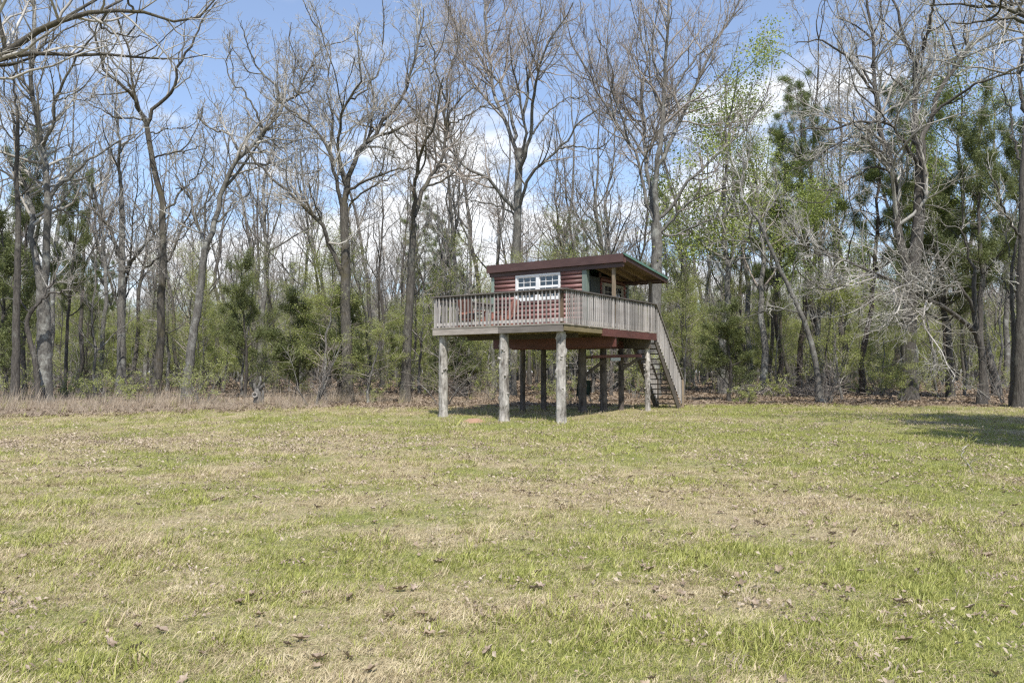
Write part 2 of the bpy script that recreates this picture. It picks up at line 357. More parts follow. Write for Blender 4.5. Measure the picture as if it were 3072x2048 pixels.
# --- log posts with knots
def log_post(x, y, r, top, m, knots, seed, lean=0):
    g = np.random.default_rng(seed); z0 = gl(x, y) - .25; K = 46; S_ = 26
    zs = np.linspace(z0, top, K); a = np.arange(S_) / S_ * 2 * np.pi
    rr = r * (1.06 - .12 * np.linspace(0, 1, K))[:, None] * (1 + .035 * np.sin(a * 3 + g.random() * 6)[None, :] + .03 * np.sin(a[None] * 5 + zs[:, None] * 2.3) + .045 * (g.random((K, S_)) - .5))
    rr = rr + (.25 * r * np.exp(-(zs - z0 - .25) / .09))[:, None] * (.6 + .4 * np.sin(a * 4 + 1)[None])
    for k in range(knots):
        kz = g.uniform(z0 + .5, top - .12); ka = g.uniform(0, 2 * np.pi); kr = g.uniform(.025, .065)
        da = np.angle(np.exp(1j * (a - ka))) * r
        rr = rr + kr * np.exp(-(((zs[:, None] - kz) / .035) ** 2 + (da[None] / .032) ** 2))
    px_ = x + (zs - z0)[:, None] * lean + rr * np.cos(a); py_ = y + rr * np.sin(a)
    V = np.stack([px_, py_, np.broadcast_to(zs[:, None], rr.shape)], -1).reshape(-1, 3)
    i = (np.arange(K - 1) * S_)[:, None]; j = np.arange(S_)[None]; j2 = (j + 1) % S_
    b = MB().add(V, np.stack([i + j, i + j2, i + S_ + j2, i + S_ + j], -1).reshape(-1, 4))
    o = b.build('post', m, TH, True)
    for k in range(knots // 2):
        kz = g.uniform(z0 + .6, top - .2); ka = g.uniform(0, 2 * np.pi); c = np.array([math.cos(ka), math.sin(ka), .25]); p = np.array([x + lean * (kz - z0), y, kz]) + c * r * .8
        L = g.uniform(.04, .09); MB().tube([p, p + c * L * .6, p + c * L], [.04, .03, .016], 7).build('branch_stub', m, o, True)
    return o
log_post(.22, 4.28, .135, 2.54, 'log_post', 10, 1)
log_post(.17, 2.03, .14, 2.54, 'log_post', 26, 2)
log_post(.26, .22, .132, 2.54, 'log_post', 24, 3)
BP = {}
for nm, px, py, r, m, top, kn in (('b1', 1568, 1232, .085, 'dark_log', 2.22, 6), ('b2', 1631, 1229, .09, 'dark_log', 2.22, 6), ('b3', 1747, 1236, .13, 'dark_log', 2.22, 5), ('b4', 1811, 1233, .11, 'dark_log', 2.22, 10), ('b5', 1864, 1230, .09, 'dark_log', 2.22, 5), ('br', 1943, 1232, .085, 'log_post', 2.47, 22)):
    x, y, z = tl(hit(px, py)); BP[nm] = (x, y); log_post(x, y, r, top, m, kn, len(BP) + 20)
# --- diagonal braces and under-deck shelf
b3 = BP['b3']; b5 = BP['b5']; br = BP['br']
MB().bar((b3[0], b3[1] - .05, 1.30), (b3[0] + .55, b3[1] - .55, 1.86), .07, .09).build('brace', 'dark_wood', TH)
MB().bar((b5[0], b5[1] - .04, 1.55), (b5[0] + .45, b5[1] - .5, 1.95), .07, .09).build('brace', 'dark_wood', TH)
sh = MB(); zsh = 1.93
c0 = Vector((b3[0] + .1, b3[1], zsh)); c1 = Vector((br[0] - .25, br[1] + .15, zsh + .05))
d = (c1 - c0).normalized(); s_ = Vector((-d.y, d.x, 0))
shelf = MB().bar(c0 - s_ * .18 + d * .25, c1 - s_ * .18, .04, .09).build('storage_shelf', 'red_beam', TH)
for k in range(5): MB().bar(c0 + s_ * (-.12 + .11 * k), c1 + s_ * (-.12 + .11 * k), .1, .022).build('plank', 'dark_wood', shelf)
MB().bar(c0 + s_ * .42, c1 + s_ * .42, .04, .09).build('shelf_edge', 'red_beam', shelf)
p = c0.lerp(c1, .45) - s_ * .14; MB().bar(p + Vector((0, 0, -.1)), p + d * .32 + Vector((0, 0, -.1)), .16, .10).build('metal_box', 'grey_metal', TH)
# --- railing
def railing(a, b, n, name_label=None, z0=2.73, z1=3.65, m='weathered_wood', inner=1, posts=True):
    a = np.array(a, float); b = np.array(b, float); L = np.linalg.norm(b - a); d = (b - a) / L; nn = np.array([-d[1], d[0]]) * inner
    P3 = lambda t, off, z: (a[0] + d[0] * t + nn[0] * off, a[1] + d[1] * t + nn[1] * off, z)
    top = MB().bar(P3(-.05, .02, RZ - .019), P3(L + .05, .02, RZ - .019), .145, .038).build('railing', 'rail_top', TH)
    MB().bar(P3(0, .04, 3.60), P3(L, .04, 3.60), .038, .085).build('upper_rail', 'dark_wood', top)
    MB().bar(P3(0, .04, 2.845), P3(L, .04, 2.845), .038, .085).build('lower_rail', 'weathered_wood', top)
    bm = None; ang = math.atan2(d[1], d[0])
    for k in range(n):
        t = (k + .5) * L / n + random.uniform(-.008, .008)
        if bm is None: o = MB().box(-.016, .016, -.016, .016, 0, z1 - z0).build('baluster', m, top); bm = o.data
        else: o = link('baluster', bm, top)
        o.location = P3(t, 0.0, z0 + random.uniform(-.03, .004)); o.rotation_euler = (random.gauss(0, .006), random.gauss(0, .009), ang + random.gauss(0, .05))
    return top
rf = railing((-.001, .05), (-.001, LY - .05), 33, inner=-1)
rr = railing((.08, -.022), (LX - .05, -.022), 51, inner=1)
rl = railing((.08, LY + .022), (3.0, LY + .022), 26, inner=-1)
for (x, y, m) in ((.15, .14, 'rafter_wood'), (.07, LY - .06, 'weathered_wood'), (3.1, .055, 'tan_wood'), (5.72, .055, 'dark_wood')):
    top = 4.62 if x == 3.1 else 4.40 if x == 5.72 else 3.65
    MB().box(x - .045, x + .045, y - .045, y + .045, 2.751, top).build('porch_post' if x > 3 else 'rail_post', m, TH)
# --- cabin walls of half-round logs
WX0, WX1, WY0, WY1, WZ1 = 3.06, 5.93, 1.0, 4.5, 4.62
MB().box(WX0 + .03, WX1 - .03, WY1 - .05, WY1 - .01, 2.752, 4.6).build('wall', 'dark_room', TH)
def prof(h=.142, dep=.052, n=7):
    return [(-dep * math.sin(math.pi * k / (n - 1)) ** .7, h * k / (n - 1)) for k in range(n)] + [(.02, h), (.02, 0)]
h = .142; WIN = (1.87, 3.55, 3.72, 4.56)             # y0 y1 z0 z1
fw = MB().box(WX0 + .025, WX0 + .05, WY0 + .02, WIN[0], 2.752, WZ1).box(WX0 + .025, WX0 + .05, WIN[1], WY1 - .06, 2.752, WZ1).box(WX0 + .025, WX0 + .05, WIN[0], WIN[1], 2.752, WIN[2]).build('wall', 'red_board', TH)
k = 0; z = 2.752
while z < 4.60:
    segs = [(WY0 + .1, WY1 - .1)] if z + h < WIN[2] + .03 else [(WY0 + .1, WIN[0] - .005), (WIN[1] + .005, WY1 - .1)]
    for (a, b) in segs:
        o = MB().prism([(p + WX0, q + z) for p, q in prof(h - .004)], 1, a, b).build('siding_log', 'red_siding', fw, True)
    z += h
# right (porch) wall: door then window
DX = (3.27, 4.0); PW = (4.15, 5.55, 3.35, 4.28)
sw = MB().box(WX0 + .06, DX[0], WY0 + .03, WY0 + .05, 2.752, 4.62).box(DX[1], WX1 - .03, WY0 + .03, WY0 + .05, 2.752, PW[2]).box(DX[1], PW[0], WY0 + .03, WY0 + .05, PW[2], 4.6).box(PW[1], WX1 - .03, WY0 + .03, WY0 + .05, PW[2], 4.5).box(PW[0], PW[1], WY0 + .03, WY0 + .05, PW[3], 4.5).build('wall', 'red_board', TH)
z = 2.752
while z < 4.42:
    segs = [(DX[1] + .08, WX1 - .1)]
    if z + h > PW[2] and z < PW[3]: segs = [(DX[1] + .08, PW[0] - .05), (PW[1] + .05, WX1 - .1)]
    for a, b in segs: MB().prism([(p + WY0 + .02, q + z) for p, q in prof(h - .004)], 0, a, b).build('siding_log', 'red_siding_x', sw, True)
    z += h
dr = MB().box(DX[0], DX[1], WY0 + .0, WY0 + .045, 2.76, 4.42).build('door', 'door_dark', TH)
MB().box(DX[0] + .1, DX[1] - .1, WY0 - .012, WY0 - .002, 3.6, 4.3).build('door_panel', 'door_dark', dr)
MB().tube([(DX[0] + .09, WY0 - .0, 3.65), (DX[0] + .09, WY0 - .05, 3.65)], .022, 8).build('handle', 'grey_metal', dr)
for (x0, x1, y0, y1, zt) in ((WX0 - .045, WX0 - .005, WY0 - .02, WY0 + .1, 4.60), (WX0 - .045, WX0 + .13, WY0 - .06, WY0 - .022, 4.60), (WX0 - .045, WX0 - .005, WY1 - .1, WY1 + .02, 4.60), (WX1 - .1, WX1 + .02, WY0 - .06, WY0 - .02, 4.45)):
    MB().box(x0, x1, y0, y1, 2.753, zt).build('corner_trim', 'green_trim', TH)
# back wall, floor, inside
MB().box(WX1 - .05, WX1 - .01, WY0 + .06, WY1 - .06, 2.752, 4.5).build('wall', 'dark_room', TH)
MB().box(4.6, 4.64, 1.4, 4.2, 2.77, 3.9).build('partition', 'dark_room', TH)
# windows
def window(face, u0, u1, z0, z1, units, cols, rows, vm='white_vinyl'):
    """face 'x': plane x = WX0 facing -x (u is y); face 'y': plane y = WY0 facing -y (u is x)"""
    def bx(b, ua, ub, da, db, za, zb):
        if face == 'x': return b.box(WX0 + da, WX0 + db, ua, ub, za, zb)
        return b.box(ua, ub, WY0 + da, WY0 + db, za, zb)
    fr = MB(); t = .065
    bx(fr, u0, u1, -.06, .03, z0, z0 + t); bx(fr, u0, u1, -.06, .03, z1 - t, z1); bx(fr, u0, u0 + t, -.057, .03, z0 + t, z1 - t); bx(fr, u1 - t, u1, -.057, .03, z0 + t, z1 - t)
    w = fr.build('window', vm, TH); um = (u1 - u0) / units
    for k in range(1, units):
        b = MB(); bx(b, u0 + um * k - .055, u0 + um * k + .055, -.055, .028, z0 + t, z1 - t); b.build('mullion', vm, w)
    for k in range(units):
        a = u0 + um * k + (t if k == 0 else .055); c = u0 + um * (k + 1) - (t if k == units - 1 else .055); zm = (z0 + z1) / 2
        for lo, hi, dd in ((z0 + t, zm, -.03), (zm, z1 - t, -.012)):
            b = MB(); s = .03
            bx(b, a, c, dd - .018, dd, lo, lo + s + .012); bx(b, a, c, dd - .018, dd, hi - s, hi); bx(b, a, a + s, dd - .016, dd, lo + s, hi - s); bx(b, c - s, c, dd - .016, dd, lo + s, hi - s)
            b.build('sash', vm, w)
            b = MB()
            for q in range(1, cols): u = a + (c - a) * q / cols; bx(b, u - .009, u + .009, dd - .012, dd - .002, lo + s, hi - s)
            for q in range(1, rows): zq = lo + (hi - lo) * q / rows; bx(b, a + s, c - s, dd - .014, dd - .0, zq - .009, zq + .009)
            if cols > 1: b.build('muntin', vm, w)
            b = MB(); bx(b, a + s, c - s, dd + .003, dd + .007, lo + s, hi - s); b.build('pane', 'window_glass', w)
    return w
window('x', WIN[0], WIN[1], WIN[2], WIN[3], 2, 3, 2)
window('y', PW[0], PW[1], PW[2], PW[3], 2, 2, 2, 'tan_frame')
MB().box(WX0 + .12, WX0 + .14, WIN[0], WIN[0] + .28, 3.8, 4.55).build('curtain', 'curtain', TH)
# --- roof: single slope falling to the back
RX0, RX1, RY0, RY1 = 2.92, 6.12, -.36, 4.62
def rz(x): return 4.94 - (x - RX0) * .128
roof = MB()
npn = 17; ribs = np.linspace(RY0, RY1, npn)
roof.add([(RX0 - .03, RY0 - .03, rz(RX0) - .012), (RX1 + .04, RY0 - .03, rz(RX1) - .012), (RX1 + .04, RY1 + .03, rz(RX1) - .012), (RX0 - .03, RY1 + .03, rz(RX0) - .012),
          (RX0 - .03, RY0 - .03, rz(RX0) + .004), (RX1 + .04, RY0 - .03, rz(RX1) + .004), (RX1 + .04, RY1 + .03, rz(RX1) + .004), (RX0 - .03, RY1 + .03, rz(RX0) + .004)],
         [[0, 1, 5, 4], [1, 2, 6, 5], [2, 3, 7, 6], [3, 0, 4, 7], [4, 5, 6, 7], [3, 2, 1, 0]])
rf_ = roof.build('roof', 'green_metal', TH)
for y in ribs: MB().bar((RX0 - .03, y, rz(RX0) + .012), (RX1 + .04, y, rz(RX1) + .012), .03, .018).build('roof_rib', 'green_metal', rf_)
MB().add([(RX0, RY0 - .034, rz(RX0) - .05), (RX1, RY0 - .034, rz(RX1) - .05), (RX1, RY0 - .034, rz(RX1) + .018), (RX0, RY0 - .034, rz(RX0) + .018), (RX0, RY0 - .045, rz(RX0) - .05), (RX1, RY0 - .045, rz(RX1) - .05), (RX1, RY0 - .045, rz(RX1) + .018), (RX0, RY0 - .045, rz(RX0) + .018)],
         [[0, 1, 2, 3], [5, 4, 7, 6], [0, 4, 5, 1], [3, 2, 6, 7], [0, 3, 7, 4], [1, 5, 6, 2]]).build('rake_flashing', 'green_metal', rf_)
MB().box(RX0 - .036, RX0 - .002, RY0, RY1, 4.70, 4.952).build('fascia_board', 'red_board', rf_)
MB().box(RX0 + .06, RX0 + .10, RY0 + .03, RY1 - .05, 4.565, 4.72).build('fascia_board', 'red_board', rf_)
for y in (RY0 + .02, .2, .62, 1.04, 1.9, 2.76, 3.6, RY1 - .03):
    MB().bar((RX0 + .035, y, rz(RX0) - .09), (RX1, y, rz(RX1) - .09), .04, .135).build('rafter', 'rafter_wood' if y < 1.5 and y > 0 else 'red_board', rf_)
MB().bar((RX0 + .11, .33, rz(RX0) - .018), (RX1, .33, rz(RX1) - .018), 1.36, .012, (0, 0, 1)).build('soffit', 'rafter_wood', rf_)
MB().box(5.69, 5.76, RY0 + .05, .98, 4.37, 4.46).build('porch_beam', 'red_board', rf_)
MB().box(RX1, RX1 + .03, RY0, RY1, rz(RX1) - .16, rz(RX1) - .02).build('fascia_board', 'red_board', rf_)
MB().box(RX0 + .03, RX0 + .14, RY0 - .012, RY0 + .03, 4.69, 4.84).build('bracket', 'red_siding', rf_)
# --- staircase going down beyond the far end
SX0, SX1 = LX + .0, 8.12; SY0, SY1 = -.02, .92; sg = gl(8.1, .3); nt_ = 14
st = MB().add([(SX0, SY0 + .02, 2.70), (SX0, SY0 + .02, 2.42), (SX1 - .32, SY0 + .02, sg - .02), (SX1, SY0 + .02, sg - .02), (SX0, SY0 + .06, 2.70), (SX0, SY0 + .06, 2.42), (SX1 - .32, SY0 + .06, sg - .02), (SX1, SY0 + .06, sg - .02)],
              [[0, 3, 2, 1], [4, 5, 6, 7], [0, 1, 5, 4], [1, 2, 6, 5], [2, 3, 7, 6], [3, 0, 4, 7]]).build('staircase', 'dark_wood', TH)
o = link('stringer', st.data, st); o.location.y = SY1 - SY0 - .1
tm = None
for k in range(nt_):
    f = (k + 1) / (nt_ + 1); x = SX0 + (SX1 - SX0) * f - .08; z = 2.75 + (sg - 2.75) * f
    if tm is None: o = MB().box(-.10, .12, SY0 + .062, SY1 - .05, -.036, 0).build('tread', 'dark_wood', st); tm = o.data
    else: o = link('tread', tm, st)
    o.location = (x, 0, z)
for yy, m in ((SY0 - .0, 'weathered_wood'), (SY1, 'weathered_wood')):
    MB().bar((SX0 - .02, yy, RZ - .01), (8.2, yy, 1.17), .12, .04).build('stair_rail', 'rail_top', st)
    bm = None
    for k in range(21):
        f = (k + .5) / 21; x = SX0 + .03 + (8.1 - SX0) * f; zt = RZ - .03 + (1.15 - RZ) * f; zb = 2.60 + (.30 - 2.60) * f
        if bm is None: bm = MB().box(-.019, .019, -.019, .019, -.55, .55).build('baluster', m, st); o = bm; bm = o.data
        else: o = link('baluster', bm, st)
        o.location = (x, yy - .005, (zt + zb) / 2 + .0); o.scale.z = (zt - zb) / 1.1; o.rotation_euler = (0, random.gauss(0, .01), random.gauss(0, .05))
    MB().box(8.13, 8.22, yy - .045, yy + .045, sg - .1, 1.2).build('newel_post', 'tan_wood' if yy < .1 else 'dark_wood', st)
# --- chairs on the deck
def slat_chair(name, label, x, y, rz_, m):
    c = empty(name); w = TH.matrix_basis; c.location = (OX + x * Xv[0] + y * Yv[0], OY + x * Xv[1] + y * Yv[1], FZ); c.rotation_euler = (0, 0, A + rz_)
    tag(c, label, 'chair', 'chairs on the treehouse deck')
    for k in range(5): MB().box(.02 + k * .1, .11 + k * .1, -.26, .26, .36 - k * .012, .38 - k * .012).build('slat', m, c)
    for k in range(5):
        yy = -.2 + k * .1; MB().bar((.48, yy, .3), (.72, yy * 1.15, .95 + (.06 if k == 2 else .03 if k in (1, 3) else 0)), .085, .02, (1, 0, 0)).build('back_slat', m, c)
    MB().bar((.56, -.27, .5), (.56, .27, .5), .03, .07).build('back_brace', m, c)
    for s in (-1, 1):
        MB().box(-.04, .55, s * .31 - .06, s * .31 + .06, .56, .58).build('armrest', m, c)
        MB().box(0, .09, s * .28 - .02, s * .28 + .02, 0, .56).build('leg', m, c)
        MB().bar((.0, s * .28, .33), (.75, s * .28, .05), .03, .09).build('leg', m, c)
    return c
slat_chair('deck_chair', 'reddish brown slatted wooden chair on the deck beside the cabin corner', 1.9, 3.55, R(-25), 'chair_brown')
slat_chair('deck_chair', 'brown slatted wooden chair at the far left end of the deck railing', 1.7, 4.1, R(180), 'chair_brown').location.z = FZ
# black metal table between them
t = empty('deck_table'); x, y = 1.0, 3.7; t.location = (OX + x * Xv[0] + y * Yv[0], OY + x * Xv[1] + y * Yv[1], FZ); tag(t, 'small dark metal table behind the deck balusters between the chairs', 'table')
MB().tube([(0, 0, .44), (0, 0, .47)], .24, 20).build('table_top', 'dark_metal', t)
for k in range(4):
    a = k * math.pi / 2; MB().tube([(.2 * math.cos(a), .2 * math.sin(a), 0), (.15 * math.cos(a), .15 * math.sin(a), .44)], .012, 6).build('leg', 'dark_metal', t)
# chair on the ground behind the log post
P = pix(1742, 1222, 28.3); g0 = float(ground(P[0], 28.3))
c = empty('patio_chair', (P[0], 28.3, g0), R(200)); tag(c, 'dark green metal patio chair on the grass behind the treehouse log post', 'chair')
MB().bar((-.22, .2, .42), (-.26, .42, .9), .02, .001).build('frame_rail', 'dark_metal', c)
MB().box(-.25, .25, -.24, .24, .40, .425).build('seat', 'green_sling', c)
MB().bar((0, .22, .44), (0, .34, .95), .48, .025, (0, 1, 0)).build('backrest', 'green_sling', c)
for s in (-1, 1):
    MB().tube([(s * .27, -.26, 0), (s * .27, -.24, .62), (s * .27, .28, .64)], .014, 6).build('armrest', 'dark_metal', c)
    MB().tube([(s * .26, .34, 0), (s * .26, .22, .42), (s * .26, .36, .97)], .014, 6).build('leg', 'dark_metal', c)
#TREES
# ================================================================ TREES
def resample(pts, K):
    """Catmull-Rom through pts (m,3) -> (K,3)"""
    P = np.vstack([2 * pts[0] - pts[1], pts, 2 * pts[-1] - pts[-2]]); L = np.concatenate([[0], np.cumsum(np.linalg.norm(np.diff(pts, axis=0), axis=1))]); s = np.linspace(0, L[-1], K)
    k = np.clip(np.searchsorted(L, s, side='right') - 1, 0, len(pts) - 2); u = ((s - L[k]) / np.maximum(L[k + 1] - L[k], 1e-6))[:, None]
    a, b, c, d = P[k], P[k + 1], P[k + 2], P[k + 3]
    return .5 * (2 * b + (c - a) * u + (2 * a - 5 * b + 4 * c - d) * u * u + (3 * b - 3 * c + d - a) * u ** 3)
def rnd(g, *s): return g.random(s)
def grow(g, P, Rr, per_m, t0, ratio, ang, K, wig, up, rmin, rk=.6, lmin=.15, lmax=9., t1=.98, flat=0.):
    """one generation of shoots on every parent path, vectorised"""
    n, Kp, _ = P.shape; seg = np.linalg.norm(np.diff(P, axis=1), axis=2); L = seg.sum(1)
    cnt = np.maximum(np.round(L * per_m * (t1 - t0) * g.uniform(.7, 1.3, n)), 1).astype(int)
    own = np.repeat(np.arange(n), cnt); m = len(own)
    t = t0 + (t1 - t0) * g.random(m) ** .85; f = t * (Kp - 1); i = np.minimum(f.astype(int), Kp - 2); u = (f - i)[:, None]
    p0 = P[own, i] * (1 - u) + P[own, i + 1] * u; T = norm(P[own, i + 1] - P[own, i]); rp = Rr[own, i] * (1 - u[:, 0]) + Rr[own, i + 1] * u[:, 0]
    rv = g.normal(size=(m, 3)); rv[:, 2] *= 1 - flat; side = norm(rv - (rv * T).sum(1)[:, None] * T); side[:, 2] += up * .3; side = norm(side)
    a = np.radians(g.normal(ang, 11, m))[:, None]; d = norm(T * np.cos(a) + side * np.sin(a))
    ln = np.clip(L[own] * ratio * (1.08 - .75 * t) * g.uniform(.55, 1.35, m), lmin, lmax)
    q = np.empty((m, K, 3)); q[:, 0] = p0; st = ln / (K - 1)
    for k in range(1, K):
        d = norm(d + g.normal(size=(m, 3)) * wig + np.array([0, 0, up * .22])); q[:, k] = q[:, k - 1] + d * st[:, None]
    r0 = np.maximum(np.minimum(rp * rk, ln * .02 + rmin * .5), rmin)
    r = r0[:, None] * (1 - .78 * np.linspace(0, 1, K)[None]) ; r = np.maximum(r, rmin * .55)
    return q, r
def paths_mesh(groups):
    V = []; Q = []; n = 0
    for P, Rr, S_ in groups:
        v, q = tubes(P, Rr, S_); V.append(v); Q.append(q + n); n += len(v)
    return np.vstack(V), [np.vstack(Q)]
def quads_at(g, C, size, flat=.0, asp=.6, tri=False):
    n = len(C); a = g.normal(size=(n, 3)); a[:, 2] *= (1 - flat); a = norm(a); b = g.normal(size=(n, 3)); b[:, 2] *= (1 - flat); b = norm(np.cross(a, norm(b))) if flat < .3 else norm(np.cross(np.cross(a, b), a) * np.array([1, 1, .35]))
    s = (size * g.uniform(.6, 1.4, n))[:, None]; a = a * s; b = b * s * asp
    if tri: return np.stack([C - a * .5 - b * .5, C - a * .5 + b * .5, C + a], 1).reshape(-1, 3), [np.arange(3 * n).reshape(-1, 3)]
    return np.stack([C - a, C - b, C + a, C + b], 1).reshape(-1, 3), [np.arange(4 * n).reshape(-1, 4)]
def sample_paths(g, P, n, jit, t0=0.):
    own = g.integers(0, len(P), n); t = t0 + (1 - t0) * g.random(n); f = t * (P.shape[1] - 1); i = np.minimum(f.astype(int), P.shape[1] - 2); u = (f - i)[:, None]
    return P[own, i] * (1 - u) + P[own, i + 1] * u + g.normal(size=(n, 3)) * jit
def crown_levels(g, limbs, limbsR, dens=1., rmin=.007, wig=.2, up=.5, lv=3, t0=.2, flat=0.):
    """limbs (n,K,3): grows branches, branchlets, twigs"""
    b, br_ = grow(g, limbs, limbsR, 2.8 * dens, t0, .50, 54, 9, wig * 1.1, up * .8, .014, .6, .5, 6.0, flat=flat)
    c, cr_ = grow(g, b, br_, 3.8 * dens, .1, .46, 50, 6, wig * 1.3, up, .009, .6, .3, 2.2, flat=flat)
    out = [(b, br_, 5), (c, cr_, 3)]
    if lv > 2:
        d, dr_ = grow(g, c, cr_, 5.6 * dens, .08, .52, 44, 4, wig * 1.2, up, rmin, .6, .2, 1.0, flat=flat); out.append((d, dr_, 3))
    return out
def ground_root(base, r, g):
    """a flare at the foot"""
    return None
# ---- individual trees, their limbs where the photograph shows them
def hero(label, name, trunk, limbs, D, seed, m='oak_bark', tm='twig_grey', dens=1., spread=.55, wig=.2, up=.5, cat='tree', leaf=None, group='trees along the edge of the wood', top_r=.35, lv=3, extra=0):
    """trunk / limbs: lists of (px, py[, width px]); D distance. Every limb also leans towards or away from the camera."""
    g = np.random.default_rng(seed); done = []
    def conv(pl, first, w0, w1, slope, y0):
        pl = np.array([p[:2] for p in pl], float); L = np.concatenate([[0], np.cumsum(np.linalg.norm(np.diff(pl, axis=0), axis=1))]) / F * D
        Y = y0 + slope * L + (0 if first else .12 * np.sin(L * 1.1 + g.random() * 6) * np.minimum(L, 2))
        W = np.array([pix(a, b, y) for (a, b), y in zip(pl, Y)]); w = np.interp(L, [0, L[-1]], [w0, w1]) / F * Y / 2
        return pl, Y, W, w
    pl, Y, Wd, w = conv(trunk[0], True, trunk[1], trunk[2], 0, D)
    z0 = float(ground(Wd[0, 0], D)); Wd[0, 2] = z0 - .15
    K = 26; Pt = resample(Wd, K); rt = np.interp(np.linspace(0, 1, K), [0, 1], [w[0], w[-1]]); hgt = Pt[:, 2] - z0
    rt = rt * (1 + .55 * np.exp(-np.maximum(hgt, 0) / .28)); Pt[1:-1] += g.normal(size=(K - 2, 3)) * .012
    done.append((np.array(pl), Y, w)); tv, tq = tubes(Pt[None], rt[None], 12); tb = MB().add(tv, tq); LP = []; LR = []
    for lb in limbs:
        pts, w0, w1 = lb[0], lb[1], lb[2]; p0 = np.array(pts[0][:2], float); best = None
        for (q, yq, wq) in done:
            for k in range(len(q) - 1):
                ab = q[k + 1] - q[k]; u = np.clip(((p0 - q[k]) @ ab) / max(ab @ ab, 1e-6), 0, 1); dd = np.linalg.norm(q[k] + ab * u - p0)
                if best is None or dd < best[0]: best = (dd, q[k] + ab * u, yq[k] + (yq[k + 1] - yq[k]) * u)
        sl_ = lb[3] if len(lb) > 3 else g.uniform(-spread, spread)
        pl, Y, Wd, w = conv([tuple(best[1])] + [p for p in pts], False, w0, w1, sl_, best[2])
        keep = np.concatenate([[True], np.linalg.norm(np.diff(Wd, axis=0), axis=1) > .05]); Wd = Wd[keep]; pl = pl[keep]; Y = Y[keep]; w = w[keep]
        if len(Wd) < 2: continue
        done.append((pl, Y, w)); Pl = resample(Wd, 18); rl_ = np.linspace(w[0], w[-1], 18); Pl[1:] += g.normal(size=(17, 3)) * .035
        LP.append(Pl); LR.append(rl_)
    LP = np.array(LP); LR = np.array(LR)
    if extra:                                     # limbs towards and away from the camera, hidden or end on in the photograph
        e, er = grow(g, Pt[None], rt[None], extra / max(hgt[-1], 1) / .5, .5, .5, 42, 18, .12, .35, .05, .5, 2, 6)
        LP = np.vstack([LP, e]) if len(LP) else e; LR = np.vstack([LR, er]) if len(LR) else er
    if len(LP) > 4:
        e, er = grow(g, LP, LR, .3, .2, .62, 40, 18, wig * .55, up * .9, .03, .62, 2.2, 7.5); mid = e[:, -1, 2].argsort()[::-1]; LP = np.vstack([LP, e]); LR = np.vstack([LR, er])
    root = empty(name, (float(Pt[0, 0]), float(Pt[0, 1]), z0)); off = np.array([Pt[0, 0], Pt[0, 1], z0])
    tag(root, label, cat, group)
    tb.V = [v - off for v in tb.V]; tb.build('trunk', m, root, True)
    for k in range(len(LP)): v, q = paths_mesh([(LP[k:k + 1] - off, LR[k:k + 1], 8)]); link('limb', npmesh('limb', v, q, m), root)
    e, er = grow(g, Pt[None], rt[None], 1.6, .22, .07, 70, 6, .2, .3, .012, .3, .4, 1.3, flat=.3)
    e2, er2 = grow(g, e, er, 4, .1, .5, 48, 4, .22, .2, .006, .6, .15, .7)
    lvls = crown_levels(g, LP, LR, dens, wig=wig, up=up, lv=lv) + [(e, er, 3), (e2, er2, 3)]
    v, q = paths_mesh([(a - off, b, c) for a, b, c in lvls]); link('twigs', npmesh('twigs', v, q, tm), root)['kind'] = 'stuff'
    if leaf:
        lm, cnt, sz = leaf; C = sample_paths(g, lvls[-1][0], cnt, .05, .3) - off; v, q = quads_at(g, C, sz); link('leaves', npmesh('leaves', v, q, lm, False), root)['kind'] = 'stuff'
    return root

hero('tall crooked oak with a moss stained trunk, its crown forking high left of centre', 'oak_tree',
     ([(463, 1190), (474, 1120), (478, 1069), (484, 979), (484, 912), (487, 823), (489, 734), (487, 645), (487, 600), (469, 536), (451, 446), (442, 388)], 27, 15),
     [([(440, 380), (415, 325), (398, 285), (350, 245), (312, 210), (303, 165), (285, 120), (262, 60), (250, 0)], 14, 3),
      ([(442, 375), (460, 335), (490, 300), (525, 262), (535, 200), (560, 150), (590, 100), (615, 50), (650, 5)], 12, 3),
      ([(420, 335), (405, 280), (395, 215), (385, 150), (360, 80), (340, 10)], 9, 3), ([(432, 365), (405, 352), (350, 355), (310, 335), (270, 310), (230, 280)], 6, 2, .5),
      ([(462, 470), (500, 462), (560, 452), (600, 440), (640, 445)], 6, 2, -.4), ([(458, 400), (490, 390), (515, 388), (560, 378)], 5, 2),
      ([(398, 290), (385, 240), (330, 170), (300, 100), (310, 40)], 6, 2), ([(487, 640), (520, 610), (545, 570), (600, 520), (640, 470)], 8, 2, .4),
      ([(486, 760), (440, 800), (400, 760), (360, 700), (300, 660)], 7, 2, .5), ([(500, 790), (540, 700), (580, 620), (620, 560)], 8, 2, .6)], 33.5, 11, 'oak_bark', dens=1.15)
